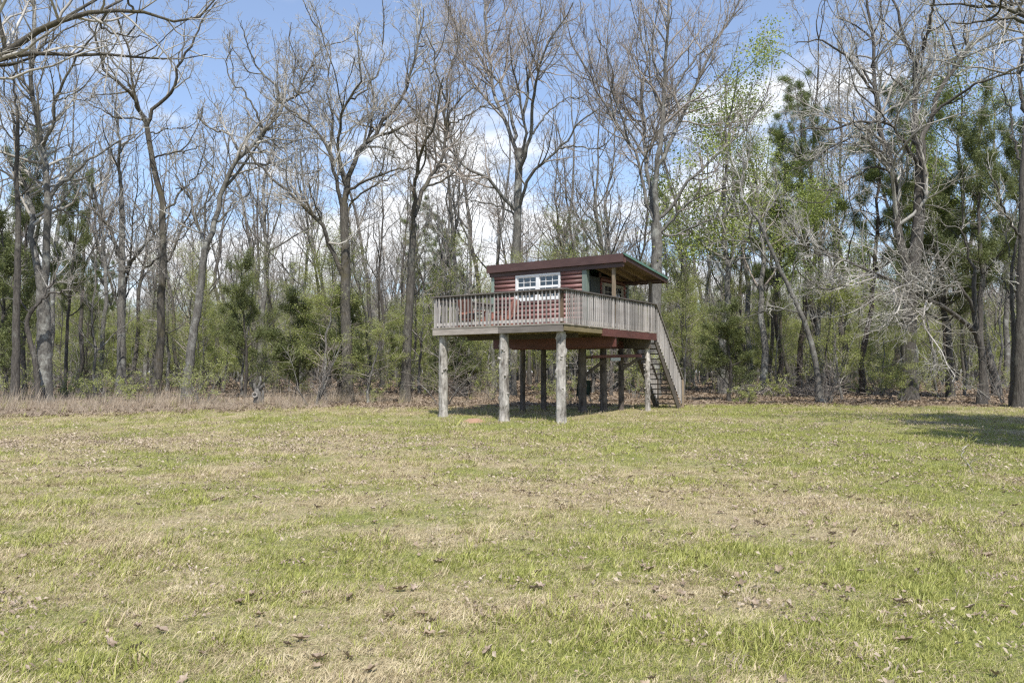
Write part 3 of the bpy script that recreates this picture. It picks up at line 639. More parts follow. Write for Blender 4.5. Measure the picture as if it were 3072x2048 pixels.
hero('grey leaning oak splitting into a low fork, with one limb arching far right', 'oak_tree',
     ([(556, 1200), (571, 1069), (580, 1002), (598, 890), (607, 801), (618, 734)], 29, 19),
     [([(616, 740), (603, 700), (589, 658), (576, 609), (569, 580), (560, 565), (530, 568)], 12, 4), ([(618, 734), (628, 705), (642, 670), (650, 640), (661, 594), (692, 513), (723, 473), (759, 437), (790, 384), (835, 348), (853, 308), (893, 286), (902, 250), (924, 210), (942, 188)], 18, 5, .12),
      ([(853, 308), (826, 259), (781, 214), (759, 174), (735, 120), (720, 60)], 8, 2), ([(723, 470), (705, 430), (690, 402), (660, 396), (634, 388), (610, 365), (590, 330)], 10, 3),
      ([(648, 668), (670, 650), (700, 612), (730, 590)], 8, 3), ([(790, 384), (760, 320), (735, 280), (690, 240), (680, 190), (700, 140)], 7, 2), ([(893, 286), (930, 270), (945, 225), (940, 180), (980, 130)], 6, 2),
      ([(585, 650), (610, 620), (650, 560), (640, 500)], 6, 2), ([(575, 600), (545, 560), (520, 500), (510, 430)], 6, 2), ([(759, 437), (800, 460), (830, 500), (880, 520)], 5, 2), ([(595, 900), (560, 850), (520, 800), (500, 770)], 5, 2, .6)], 32.5, 12, 'grey_bark', dens=1.2, wig=.25)
hero('spreading mossy oak left of the treehouse with long limbs sweeping down to the left', 'oak_tree',
     ([(1040, 1215), (1042, 1100), (1036, 950), (1036, 850), (1036, 780), (1034, 690), (1032, 610)], 34, 24),
     [([(1034, 640), (1012, 560), (1000, 500), (973, 431), (934, 379), (868, 327), (836, 307), (812, 270)], 13, 3), ([(1034, 840), (1024, 815), (990, 740), (965, 680), (900, 610), (840, 555), (768, 487), (740, 440)], 15, 5, -.15),
      ([(1033, 610), (1042, 536), (1060, 491), (1082, 446), (1113, 415), (1149, 370), (1185, 321), (1220, 272), (1238, 201), (1260, 103), (1269, 22)], 17, 4),
      ([(1113, 415), (1171, 397), (1211, 379), (1270, 335), (1300, 300)], 8, 2), ([(1040, 590), (1051, 571), (1104, 540), (1171, 513), (1225, 504), (1260, 510)], 10, 3, -.3), ([(1038, 660), (1060, 600), (1120, 560), (1190, 520), (1230, 480)], 8, 2, .4),
      ([(1030, 560), (1024, 500), (1015, 420), (1030, 330), (1060, 280), (1085, 240), (1070, 150), (1080, 60)], 11, 3), ([(1000, 500), (990, 430), (1000, 350), (980, 260), (990, 160), (960, 80)], 9, 2), ([(1060, 300), (1110, 250), (1150, 180), (1140, 100)], 6, 2),
      ([(934, 379), (920, 320), (880, 250), (890, 180)], 6, 2), ([(990, 740), (960, 640), (930, 580), (940, 500)], 6, 2)], 32, 13, 'oak_bark', dens=1.2, wig=.22)
hero('slim two stemmed tree with brown flaking bark just left of the deck', 'oak_tree',
     ([(1216, 1213), (1221, 1045), (1228, 914), (1234, 800), (1238, 730), (1241, 670)], 31, 19),
     [([(1241, 672), (1243, 625), (1247, 558), (1261, 469), (1283, 411), (1301, 384), (1310, 310), (1330, 230)], 14, 4), ([(1243, 650), (1256, 603), (1274, 563), (1301, 513), (1323, 482), (1332, 429), (1345, 379), (1354, 335), (1390, 290), (1426, 250)], 15, 4),
      ([(1296, 393), (1265, 357), (1234, 321), (1207, 295), (1190, 250)], 6, 2), ([(1332, 400), (1336, 290), (1345, 223), (1363, 170), (1381, 116), (1375, 40)], 8, 3), ([(1336, 300), (1310, 230), (1300, 150), (1270, 80)], 6, 2), ([(1345, 379), (1400, 350), (1450, 320), (1490, 310)], 6, 2)], 31.5, 14, 'oak_bark', 'twig_brown', dens=1.1)
hero('tall pale trunked tree directly behind the cabin with fans of upswept limbs', 'hickory_tree',
     ([(1533, 1205), (1537, 1080), (1545, 900), (1551, 692), (1553, 625), (1555, 536), (1557, 446)], 30, 22),
     [([(1553, 640), (1515, 594), (1470, 545), (1417, 513), (1381, 482), (1336, 437), (1292, 393), (1256, 357), (1220, 300)], 12, 3), ([(1553, 470), (1542, 437), (1528, 388), (1497, 330), (1479, 268), (1470, 201), (1461, 112), (1455, 45), (1457, -40)], 14, 4),
      ([(1551, 424), (1524, 312), (1506, 268), (1470, 214), (1426, 156), (1381, 98), (1345, 22), (1330, -30)], 11, 3), ([(1557, 480), (1570, 440), (1578, 393), (1564, 335), (1555, 268), (1537, 201), (1530, 120)], 10, 3),
      ([(1560, 520), (1575, 470), (1591, 402), (1600, 312), (1609, 223), (1636, 156), (1662, 103), (1694, 58), (1720, 10)], 13, 3), ([(1570, 360), (1578, 312), (1586, 232), (1604, 147), (1622, 58), (1618, -30)], 10, 3),
      ([(1556, 630), (1586, 536), (1622, 496), (1671, 451), (1711, 411), (1729, 379), (1761, 348), (1801, 326)], 12, 3), ([(1671, 451), (1716, 440), (1783, 446), (1828, 458)], 7, 2), ([(1551, 650), (1500, 620), (1440, 605), (1380, 610)], 7, 2, .4), ([(1600, 400), (1640, 340), (1690, 300), (1740, 290)], 7, 2), ([(1497, 330), (1440, 280), (1400, 250)], 6, 2)],
     38, 15, 'grey_bark', 'twig_brown', dens=.95, wig=.13, up=.6)
hero('big many stemmed tree rising behind the porch roof, its limbs spread like a fan', 'hickory_tree',
     ([(1960, 1200), (1962, 1000), (1968, 850), (1970, 740), (1968, 670)], 38, 32),
     [([(1966, 690), (1966, 640), (1966, 536), (1979, 446), (1988, 357), (1993, 268), (1997, 179), (2002, 89), (2010, -20)], 20, 6), ([(1962, 670), (1957, 625), (1948, 536), (1935, 469), (1930, 379), (1926, 312), (1935, 223), (1943, 179), (1921, 112), (1921, 0)], 14, 4),
      ([(1950, 640), (1926, 536), (1912, 469), (1886, 424), (1850, 375), (1819, 321), (1787, 268), (1756, 201), (1720, 140), (1700, 60)], 11, 3), ([(1917, 321), (1886, 290), (1841, 277), (1792, 250), (1738, 228), (1694, 201), (1640, 190)], 7, 2),
      ([(1975, 500), (1984, 482), (2006, 437), (2020, 402), (2048, 348), (2066, 303), (2097, 232), (2133, 165), (2155, 107), (2195, 54), (2227, -10)], 13, 4), ([(1997, 300), (2010, 290), (2048, 232), (2084, 179), (2115, 147), (2160, 103), (2200, 40)], 8, 2),
      ([(1975, 660), (2020, 616), (2048, 567), (2093, 522), (2160, 455), (2227, 402), (2262, 348), (2315, 290)], 12, 3), ([(1980, 700), (2000, 680), (2048, 622), (2115, 585), (2182, 562), (2220, 535)], 10, 3, -.35), ([(2000, 710), (2060, 690), (2130, 660), (2220, 640)], 7, 2, -.3),
      ([(1993, 268), (1960, 180), (1960, 90), (1980, 10)], 7, 2), ([(1850, 375), (1830, 300), (1840, 220), (1800, 120)], 6, 2), ([(2066, 303), (2100, 300), (2150, 280), (2180, 240)], 5, 2)], 37, 16, 'grey_bark', 'twig_brown', dens=.9, wig=.14, up=.55)
hero('massive dark trunked oak on the right with huge arching limbs above the pines', 'oak_tree',
     ([(2727, 1206), (2726, 1100), (2728, 960), (2730, 877), (2744, 780), (2753, 696), (2758, 600), (2760, 536), (2762, 424)], 46, 28),
     [([(2758, 440), (2744, 393), (2744, 268), (2740, 187), (2718, 134), (2695, 45), (2673, -10)], 18, 6), ([(2740, 200), (2753, 179), (2785, 98), (2798, 22), (2800, -40)], 12, 5), ([(2762, 430), (2780, 384), (2807, 321), (2829, 259), (2874, 192), (2918, 134), (2985, 89), (3052, 27), (3100, -10)], 17, 5),
      ([(2785, 370), (2802, 339), (2851, 303), (2918, 259), (3008, 223), (3072, 214), (3140, 190)], 10, 4), ([(2738, 880), (2700, 720), (2686, 600), (2673, 491), (2641, 402), (2628, 268), (2619, 112), (2601, 20), (2590, -80)], 26, 5, .12), ([(2641, 360), (2628, 290), (2583, 232), (2539, 170), (2472, 125), (2436, 120), (2380, 130)], 11, 3, -.3),
      ([(2755, 500), (2709, 424), (2673, 379), (2606, 364), (2561, 368), (2494, 393), (2427, 388), (2360, 402)], 12, 3, -.5), ([(2690, 560), (2650, 469), (2606, 424), (2561, 413), (2494, 442), (2440, 469)], 10, 3, -.55), ([(2744, 290), (2700, 250), (2640, 210), (2590, 205)], 7, 2), ([(2829, 259), (2860, 200), (2820, 150), (2810, 80)], 8, 2),
      ([(2628, 268), (2580, 200), (2560, 120), (2520, 40)], 8, 2), ([(2619, 150), (2650, 100), (2640, 20)], 6, 2), ([(2670, 520), (2620, 500), (2550, 540), (2480, 570), (2420, 560)], 8, 2, -.6), ([(2874, 192), (2900, 150), (2890, 80), (2910, 10)], 7, 2)], 33, 17, 'dark_bark', 'twig_grey', dens=.92, wig=.22)
hero('crooked tree at the right edge of the lawn leaning left over the big oak', 'leaning_tree',
     ([(2945, 1202), (2948, 1120), (2945, 1046), (2930, 1000), (2923, 930), (2923, 823)], 24, 12),
     [([(2930, 1005), (2887, 957), (2829, 917), (2762, 886), (2695, 850), (2651, 828), (2561, 792), (2472, 756), (2427, 734), (2360, 730)], 15, 3, -.35), ([(2922, 940), (2896, 886), (2865, 837), (2825, 787), (2800, 740), (2790, 690)], 11, 3), ([(2923, 830), (2915, 790), (2896, 734), (2887, 689), (2900, 640)], 9, 3), ([(2762, 886), (2720, 900), (2650, 900), (2580, 890)], 6, 2, -.4), ([(2829, 917), (2800, 870), (2740, 820), (2700, 760)], 7, 2), ([(2651, 828), (2600, 840), (2520, 860), (2450, 850)], 5, 2, -.4)], 30.5, 18, 'dark_bark', dens=1.25, wig=.2, up=.25)
hero('pale grey slanting tree between the porch stairs and the pines', 'leaning_tree',
     ([(2460, 1190), (2450, 1113), (2432, 1024), (2405, 944), (2369, 868), (2343, 814), (2307, 734), (2275, 658)], 19, 9),
     [([(2275, 660), (2240, 620), (2225, 560), (2230, 500), (2210, 440)], 8, 3), ([(2343, 814), (2310, 790), (2270, 740), (2200, 720), (2130, 730)], 6, 2), ([(2369, 868), (2380, 800), (2400, 740), (2390, 680)], 5, 2), ([(2290, 700), (2300, 640), (2330, 580), (2320, 500)], 6, 2), ([(2405, 944), (2370, 930), (2310, 930), (2250, 940)], 5, 2)], 31.5, 19, 'grey_bark', dens=1.2, wig=.2, up=.3)
hero('pair of straight grey trunks joined low at the far left of the lawn', 'oak_tree',
     ([(134, 1210), (134, 1046), (130, 912), (128, 870)], 44, 36),
     [([(127, 880), (116, 823), (96, 690), (88, 600), (60, 520), (50, 430), (40, 330)], 24, 6, .1), ([(130, 870), (141, 734), (143, 600), (138, 520), (130, 440), (116, 380), (100, 290), (98, 179), (107, 45), (100, -30)], 24, 8, -.05), ([(120, 440), (134, 424), (156, 388), (165, 303), (187, 254), (223, 179), (268, 120), (300, 60)], 12, 3),
      ([(143, 610), (174, 558), (214, 527), (268, 482), (321, 446), (370, 415), (411, 397)], 12, 3), ([(100, 300), (70, 230), (60, 140), (30, 60)], 8, 2), ([(116, 380), (60, 360), (20, 300), (-20, 250)], 7, 2), ([(98, 179), (140, 130), (180, 60), (190, -10)], 7, 2), ([(50, 430), (10, 380), (-10, 300)], 6, 2), ([(165, 303), (210, 290), (250, 300), (290, 290)], 5, 2)], 30.5, 20, 'grey_bark', dens=1.0)
hero('small dark crooked tree curving round the grey pair at far left', 'leaning_tree',
     ([(118, 1205), (107, 1100), (95, 1040), (80, 979), (88, 945), (103, 921)], 18, 13), [([(103, 921), (143, 886), (200, 870), (245, 850)], 8, 3), ([(103, 921), (140, 880), (165, 835), (175, 780), (160, 720)], 8, 3), ([(90, 940), (60, 900), (40, 850), (50, 800)], 6, 2)], 29.5, 21, 'dark_bark', dens=1.5, up=.3)
hero('straight slender tree with a dark trunk nearest the left frame edge', 'oak_tree',
     ([(45, 1220), (46, 1100), (50, 950), (52, 823), (54, 700), (50, 560), (54, 430), (50, 330)], 26, 9), [([(52, 600), (90, 560), (120, 500)], 5, 2), ([(52, 520), (20, 480), (0, 430)], 5, 2), ([(50, 420), (80, 360), (85, 280)], 5, 2), ([(50, 340), (40, 260), (55, 180), (40, 90)], 7, 2)], 29, 22, 'dark_bark', dens=.9)
hero('grey forest tree forking left of the tall crooked oak', 'oak_tree',
     ([(362, 1160), (364, 1046), (365, 900), (366, 779), (366, 690), (366, 600)], 28, 15), [([(366, 779), (350, 740), (344, 725), (312, 654), (290, 600), (270, 530), (250, 480)], 13, 4), ([(366, 610), (362, 560), (357, 513), (360, 430), (350, 340), (355, 240)], 12, 3), ([(368, 830), (379, 805), (424, 747), (469, 694), (510, 640)], 10, 4), ([(360, 460), (390, 400), (400, 330)], 6, 2), ([(290, 600), (240, 580), (200, 600)], 5, 2), ([(312, 654), (300, 560), (310, 480), (290, 400)], 6, 2)], 40, 23, 'grey_bark', dens=.9)
hero('dark trunked tree at the right frame edge, the thicker of a pair', 'oak_tree',
     ([(3058, 1222), (3060, 1050), (3064, 900), (3066, 700), (3070, 500), (3080, 330)], 34, 12), [([(3066, 720), (3020, 640), (2990, 560), (2960, 500)], 9, 3), ([(3070, 500), (3040, 420), (3030, 330), (3000, 250)], 9, 3), ([(3080, 340), (3060, 250), (3070, 150), (3050, 40)], 12, 4), ([(3068, 600), (3120, 520), (3150, 420)], 8, 3)], 28, 24, 'dark_bark', dens=.9)
hero('thin dark sapling beside the thick trunk at the right frame edge', 'sapling',
     ([(3036, 1222), (3038, 1100), (3042, 1000), (3034, 880), (3040, 780), (3060, 690)], 16, 7), [([(3036, 900), (3010, 840), (2990, 800)], 4, 2), ([(3040, 790), (3020, 740), (3025, 680)], 4, 2), ([(3038, 860), (3070, 820), (3090, 770)], 4, 2)], 28.5, 25, 'dark_bark', dens=1.5)
# near trees whose trunks stand outside the frame: limbs reach in at the top
hero('near oak left of the frame whose two thick limbs reach across the upper left sky', 'oak_tree',
     ([(-620, 1500), (-610, 1200), (-600, 900), (-560, 600), (-520, 400)], 130, 90),
     [([(-560, 600), (-380, 430), (-150, 270), (0, 165), (60, 125), (110, 95), (170, 65), (250, 42), (330, 32), (400, 30), (470, 45), (540, 60), (600, 45), (650, -10)], 40, 4, .12), ([(-570, 620), (-350, 400), (-150, 250), (0, 185), (60, 170), (150, 162), (250, 165), (330, 165), (400, 172), (470, 170), (560, 172), (620, 160)], 30, 3, .2),
      ([(330, 32), (300, 70), (340, 100), (420, 110), (470, 130)], 8, 2), ([(400, 30), (380, -20), (420, -80)], 8, 2), ([(-540, 500), (-800, 200), (-900, 0)], 50, 10)], 26, 31, 'oak_bark', dens=.42, wig=.22)
hero('near oak right of the frame whose bare branch tips droop into the upper right corner', 'oak_tree',
     ([(3900, 1600), (3880, 1200), (3850, 800), (3800, 400)], 130, 80),
     [([(3850, 700), (3600, 350), (3300, 120), (3072, 40), (2960, 20), (2880, 5), (2800, 15)], 45, 4, .1), ([(3300, 120), (3150, 95), (3060, 60), (2990, 55), (2900, 75), (2850, 60)], 18, 3), ([(3072, 40), (3020, -10), (2940, -20)], 10, 3), ([(3800, 400), (3600, 0), (3400, -200)], 50, 8), ([(3820, 500), (4000, 200), (4100, 0)], 50, 8)], 17, 32, 'oak_bark', dens=.8)

# ---- prototypes for the woods behind, copied as individuals
def make_proto(name, seed, H, r, kind):
    """returns list of (part name, mesh, stuff?)"""
    g = np.random.default_rng(seed); K = 18; z = np.linspace(-.2, 1, K) ; t = np.linspace(0, 1, K)
    w = np.cumsum(np.cumsum(g.normal(size=(K, 2)) * .0042 * H, 0), 0) * .45 + np.cumsum(g.normal(size=(K, 2)) * .01 * H, 0) * .55; w -= w[0]; Pt = np.stack([w[:, 0], w[:, 1], -.2 + t * (H + .2)], 1); rt = r * (.72 if kind == 'bare' else 1) * (1 - t) ** .95 + .012; rt[0] *= 1.45; rt[1] *= 1.1
    out = []
    if kind in ('bare', 'slim'):
        n0 = 1.2 if kind == 'bare' else 2.0; L, LR = grow(g, Pt[None], rt[None], n0, .34 if kind == 'bare' else .18, .34, 44 if kind == 'bare' else 52, 12, .16, .42, .028, .6, 1.2, 7.5 if kind == 'bare' else 4.5)
        v, q = paths_mesh([(Pt[None], rt[None], 9)]); out.append(('trunk', npmesh('trunk', v, q, ['grey_bark', 'oak_bark', 'dark_bark'][seed % 3]), 0))
        v, q = paths_mesh([(L, LR, 5)]); out.append(('limbs', npmesh('limbs', v, q, 'grey_bark'), 1))
        lv = crown_levels(g, L, LR, .7 if kind == 'bare' else .62, .0105, .2, .4); v, q = paths_mesh(lv); out.append(('twigs', npmesh('twigs', v, q, ['twig_grey', 'twig_brown'][seed % 2]), 1))
        if seed % 2 == 0 and kind == 'bare': C = sample_paths(g, lv[-1][0], 2600, .06, .3); v, q = quads_at(g, C, .03); out.append(('buds', npmesh('buds', v, q, 'bud_leaf', False), 1))
    elif kind in ('spring', 'under'):
        flat = .75 if kind == 'under' else .2
        L, LR = grow(g, Pt[None], rt[None], 3.0 if kind == 'under' else 1.7, .14 if kind == 'under' else .3, .38, 68 if kind == 'under' else 46, 10, .12, .12 if kind == 'under' else .45, .016, .5, .7, 4.5, flat=flat)
        v, q = paths_mesh([(Pt[None], rt[None], 7)]); out.append(('trunk', npmesh('trunk', v, q, 'grey_bark'), 0))
        b, b_ = grow(g, L, LR, 2.6, .12, .45, 48, 6, .13, .12, .009, .6, .3, 1.8, flat=flat); c, c_ = grow(g, b, b_, 3.4, .1, .5, 45, 4, .15, .1, .006, .6, .2, .8, flat=flat)
        v, q = paths_mesh([(L, LR, 4), (b, b_, 3), (c, c_, 3)]); out.append(('branches', npmesh('branches', v, q, 'twig_grey' if seed % 2 else 'twig_brown'), 1))
        C = sample_paths(g, c, 13000 if kind == 'under' else 13000, .15 if kind == 'under' else .26, .1); v, q = quads_at(g, C, .026 if kind == 'under' else .036, .35 if kind == 'under' else .0); out.append(('leaves', npmesh('leaves', v, q, 'understory_leaf' if kind == 'under' else 'spring_leaf', False), 1))
    elif kind == 'scrub':
        n = 9; ang = g.random(n) * 6.28; base = np.stack([np.cos(ang) * .2, np.sin(ang) * .2, np.zeros(n)], 1); L = np.zeros((n, 9, 3)); d = norm(np.stack([np.cos(ang) * .35, np.sin(ang) * .35, np.ones(n)], 1)); L[:, 0] = base; st = (H * g.uniform(.5, 1, n) / 8)[:, None]
        for k in range(1, 9): d = norm(d + g.normal(size=(n, 3)) * .13); L[:, k] = L[:, k - 1] + d * st
        LR = np.linspace(r, .006, 9)[None].repeat(n, 0); b, b_ = grow(g, L, LR, 4.5, .1, .42, 60, 6, .16, .1, .006, .6, .25, 1.6); c, c_ = grow(g, b, b_, 5, .1, .5, 50, 4, .2, .1, .0045, .6, .15, .6)
        v, q = paths_mesh([(L, LR, 5)]); out.append(('stems', npmesh('stems', v, q, 'grey_bark'), 0)); v, q = paths_mesh([(b, b_, 3), (c, c_, 3)]); out.append(('twigs', npmesh('twigs', v, q, 'twig_brown'), 1))
        if seed % 2: C = sample_paths(g, c, 1500, .05); v, q = quads_at(g, C, .028, .2); out.append(('leaves', npmesh('leaves', v, q, 'understory_leaf', False), 1))
    elif kind in ('pine', 'cedar'):
        if kind == 'pine':
            L, LR = grow(g, Pt[None], rt[None], 4.6, .40, .18, 70, 9, .12, .3, .02, .4, .9, 3.4, t1=1); b, b_ = grow(g, L, LR, 4.0, .35, .42, 45, 5, .12, .35, .009, .6, .3, 1.3)
        else:
            L, LR = grow(g, Pt[None], rt[None], 9.5 if H < 10 else 6.5, .12 if H < 10 else .36, .30, 58 if H < 10 else 66, 9, .09, .5 if H < 10 else .3, .012, .4, .4, 2.4 if H < 10 else 3.4, t1=1); b, b_ = grow(g, L, LR, 5.5, .15, .4, 42, 5, .14, .4, .006, .6, .2, .8)
        v, q = paths_mesh([(Pt[None], rt[None], 9)]); out.append(('trunk', npmesh('trunk', v, q, 'pine_bark' if kind == 'pine' else 'dark_bark'), 0))
        v, q = paths_mesh([(L, LR, 4), (b, b_, 3)]); out.append(('branches', npmesh('branches', v, q, 'pine_bark' if kind == 'pine' else 'dark_bark'), 1))
        n = 44000 if kind == 'pine' else 75000 if seed == 165 else 21000 if H < 10 else 52000
        C = sample_paths(g, b, n, .12 if kind == 'pine' else .09, .2)
        v, q = quads_at(g, C, .12 if kind == 'pine' else .06, 0, .15 if kind == 'pine' else .36, tri=True); out.append(('needles', npmesh('needles', v, q, 'pine_leaf' if kind == 'pine' else 'cedar_leaf', False), 1))
    return out
PR = {}
for kind, specs in (('bare', [(101, 19, .2), (102, 22, .24), (103, 17, .17), (104, 24, .27), (105, 20, .2)]), ('slim', [(111, 13, .085), (112, 16, .11), (113, 10, .06)]), ('spring', [(121, 10, .11), (122, 13, .13)]),
                    ('under', [(131, 6, .05), (132, 7.5, .06), (133, 5, .045), (134, 8.5, .07)]), ('scrub', [(141, 2.6, .018), (142, 3.4, .02), (143, 1.7, .014)]), ('pine', [(151, 20, .2), (152, 17, .17)]), ('cedar', [(161, 6, .07), (162, 8.5, .1), (163, 4.5, .05), (164, 11, .13), (165, 9, .12)])):
    PR[kind] = [make_proto(kind, s, h_, r_, kind) for s, h_, r_ in specs]
NAMES = {'bare': 'bare_tree', 'slim': 'slender_tree', 'spring': 'leafing_tree', 'under': 'understory_tree', 'scrub': 'bare_shrub', 'pine': 'pine_tree', 'cedar': 'cedar_tree'}
CATS = {'bare': 'tree', 'slim': 'tree', 'spring': 'tree', 'under': 'tree', 'scrub': 'shrub', 'pine': 'pine', 'cedar': 'cedar'}
def plant(kind, v, x, y, label, group, s=1., rz_=None, sz=None, lean=0.):
    r = empty(NAMES[kind], (x, y, float(ground(x, y))), random.uniform(0, 6.28) if rz_ is None else rz_)
    r.scale = (s, s, sz or s); r.rotation_euler.x = lean or (random.gauss(0, .035) if kind == 'bare' else 0); tag(r, label, CATS[kind], group)
    for nm, me, stf in PR[kind][v % len(PR[kind])]:
        o = link(nm, me, r)
        if stf: o['kind'] = 'stuff'
    return r
def plant_px(kind, v, px, Y, topy, label, group=None, wid=None):
    x = (px - 1536) / F * Y; base = float(ground(x, Y)); H = pix(px, topy, Y)[2] - base
    Hs = {'bare': [19, 22, 17, 24, 20], 'slim': [13, 16, 10], 'spring': [10, 13], 'under': [6, 7.5, 5, 8.5], 'scrub': [2.6, 3.4, 1.7], 'pine': [20, 17], 'cedar': [6, 8.5, 4.5, 11]}[kind][v]
    s = H / Hs; return plant(kind, v, x, Y, label, group, wid or s, sz=s)
# evergreens and leafing trees that can be picked out
plant_px('cedar', 0, 742, 34.5, 800, 'dark green young cedar on two thin stems behind the brown grass')
plant_px('cedar', 3, 75, 34, 430, 'tall dark cedar behind the grey twin trunks at far left', wid=.75)
plant_px('cedar', 3, 195, 38, 520, 'dark cedar just right of the grey twin trunks', wid=.65)
plant_px('cedar', 0, 15, 31, 640, 'dark cedar crown at the left frame edge')
plant_px('cedar', 2, 890, 36, 900, 'low bushy cedar left of the spreading mossy oak', wid=1.5)
plant_px('cedar', 2, 1010, 36.5, 890, 'low cedar half hidden behind the mossy oak trunk', wid=1.3)
plant_px('cedar', 3, 2950, 32.5, 300, 'broad tall evergreen filling the sky at the right edge', wid=1.0)
plant_px('cedar', 3, 3075, 33.5, 330, 'dense evergreen cut by the right frame edge', wid=1.0)
plant_px('cedar', 3, 2850, 36, 560, 'shorter dark evergreen just left of the leaning right hand tree', wid=1.25)
plant_px('cedar', 0, 2190, 33, 930, 'small dark evergreen shrub beyond the foot of the stairs', wid=1.1)
plant_px('cedar', 2, 1420, 36, 1000, 'dark green cedar seen under the deck by the left posts', wid=1.2)
plant_px('pine', 0, 2400, 42, 290, 'tall pine with yellow green tufts left of the massive oak')
plant_px('pine', 1, 2330, 44, 420, 'yellow green pine leaning into the gap above the stairs')
plant_px('pine', 0, 2490, 46, 330, 'dark limbed pine standing second left of the massive oak')
plant_px('pine', 1, 2590, 40, 300, 'dark trunked pine close behind the left stem of the massive oak')
plant_px('pine', 0, 2660, 44, 260, 'straight pine right behind the fork of the massive oak')
plant_px('pine', 1, 2850, 43, 380, 'pine standing between the massive oak and the leaning tree')
plant_px('pine', 1, 2225, 55, 520, 'rounded pine crown beyond the porch roof')
plant_px('pine', 1, 1365, 75, 665, 'rounded far pine crown rising above the deck railing')
plant_px('pine', 1, 1290, 80, 700, 'small far pine left of the rounded pine crown')
plant_px('pine', 0, 1700, 78, 700, 'far pine showing over the cabin roof')
plant_px('pine', 0, 330, 70, 760, 'far pine low between the left hand trunks')
plant_px('spring', 0, 2170, 39, 230, 'fresh green leafing tree between the fan shaped tree and the pines', wid=1.7)
plant_px('spring', 1, 2290, 38, 330, 'bright leafing tree with pale new leaves above the slanting grey tree', wid=1.35)
plant_px('spring', 0, 2470, 36, 560, 'low bright green leafing tree under the arching oak limbs', wid=1.15)
plant_px('spring', 1, 2990, 37, 200, 'pale green leafing tree behind the evergreen at the right edge', wid=1.4)
plant_px('under', 0, 2700, 31.5, 980, 'sapling of flat lime green sprays in front of the massive trunk', wid=.7)
plant_px('under', 1, 985, 31.5, 850, 'bare armed sapling with wide flat branches by the mossy oak', wid=.9)
plant_px('under', 1, 1105, 30.8, 960, 'wide thin sapling between the mossy oak and the slim two stemmed tree', wid=.8)
plant_px('under', 3, 1390, 36, 720, 'grey twiggy tree standing behind the left end of the deck')
ANCH = [(50, 'the slender dark trunk at the left edge'), (134, 'the grey twin trunks'), (364, 'the grey forked forest tree'), (475, 'the tall crooked oak'), (595, 'the leaning grey oak'), (742, 'the young cedar on two stems'), (1038, 'the mossy oak'), (1225, 'the slim two stemmed tree'),
        (1365, 'the rounded pine crown'), (1550, 'the pale trunk behind the cabin'), (1750, 'the porch roof'), (1965, 'the fan shaped tree'), (2170, 'the fresh green leafing tree'), (2400, 'the yellow green tufted pine'), (2490, 'the dark limbed pine'), (2735, 'the massive dark oak'), (2945, 'the leaning tree at the lawn edge'), (3060, 'the dark trunk at the right edge')]
USED = set()
def near_label(px, Y, ty):
    a = sorted(ANCH, key=lambda q: abs(q[0] - px))
    for q in a:
        for adj in (('very tall', 'lofty') if ty < 200 else ('tall', 'high crowned') if ty < 320 else ('shorter', 'low crowned')):
            l = '%s bare tree a row back, %s of %s' % (adj, 'right' if px > q[0] else 'left', q[1])
            if l not in USED: USED.add(l); return l
for k, (px, Y, ty, v) in enumerate(((240, 42, 330, 0), (300, 47, 260, 1), (395, 52, 300, 2), (440, 60, 400, 4), (545, 48, 420, 2), (660, 55, 300, 3), (775, 44, 120, 1), (800, 60, 420, 0), (905, 52, 300, 4), (960, 62, 420, 2), (1100, 55, 260, 3), (1150, 47, 430, 0), (1330, 58, 300, 1), (1430, 50, 120, 3), (1480, 62, 380, 2), (1660, 56, 180, 4), (1740, 48, 330, 0), (1830, 58, 240, 1), (1900, 45, 380, 2), (2060, 52, 200, 3), (2110, 60, 320, 4), (2240, 48, 110, 1), (2430, 52, 60, 3), (2540, 48, 90, 0), (2700, 52, 40, 4), (2900, 46, 140, 2), (3010, 50, 90, 1), (60, 45, 200, 3), (160, 50, 160, 4))):
    plant_px('bare', v, px, Y, ty, near_label(px, Y, ty), 'tall bare trees of the second row')
# ---- the wood as it runs back
g = np.random.default_rng(99)
def spots(n, y0, y1, mind, minoff=1.5, half=.70):
    P = []; tries = 0
    while len(P) < n and tries < n * 40:
        tries += 1; y = math.sqrt(g.random() * (y1 * y1 - y0 * y0) + y0 * y0); x = g.uniform(-half, half) * y
        if y < edge(x) + minoff: continue
        if all((x - a) ** 2 + (y - b) ** 2 > mind * mind for a, b in P): P.append((x, y))
    return P
for x, y in spots(115, 42, 125, 2.4):
    plant('bare', g.integers(5), x, y, 'bare tree standing deep inside the wood', 'bare trees deep in the wood', g.uniform(.72, 1.02))
for x, y in spots(190, 34, 90, 1.6):
    plant('slim', g.integers(3), x, y, 'slender bare pole tree growing inside the wood', 'slender trees inside the wood', g.uniform(.6, 1.15), lean=g.normal(0, .05))
for x, y in spots(165, 33.5, 80, 1.5, 3.2):
    if (abs(x - .9) < 1.2 or abs(x / y + .317) < .05) and y < 34.5: continue
    plant('under', g.integers(4), x, y, 'young tree with a haze of new green leaves inside the wood', 'green saplings inside the wood', g.uniform(.65, 1.1))
for x, y in spots(16, 45, 100, 5):
    if x > 6 or y > 70: plant('pine', g.integers(2), x, y, 'pine growing among the bare trees of the wood', 'pines deep in the wood', g.uniform(.7, .95))
for x, y in spots(16, 42, 80, 4):
    plant('cedar', g.integers(3), x, y, 'dark cedar in the shade of the wood', 'cedars inside the wood', g.uniform(.6, 1.0))
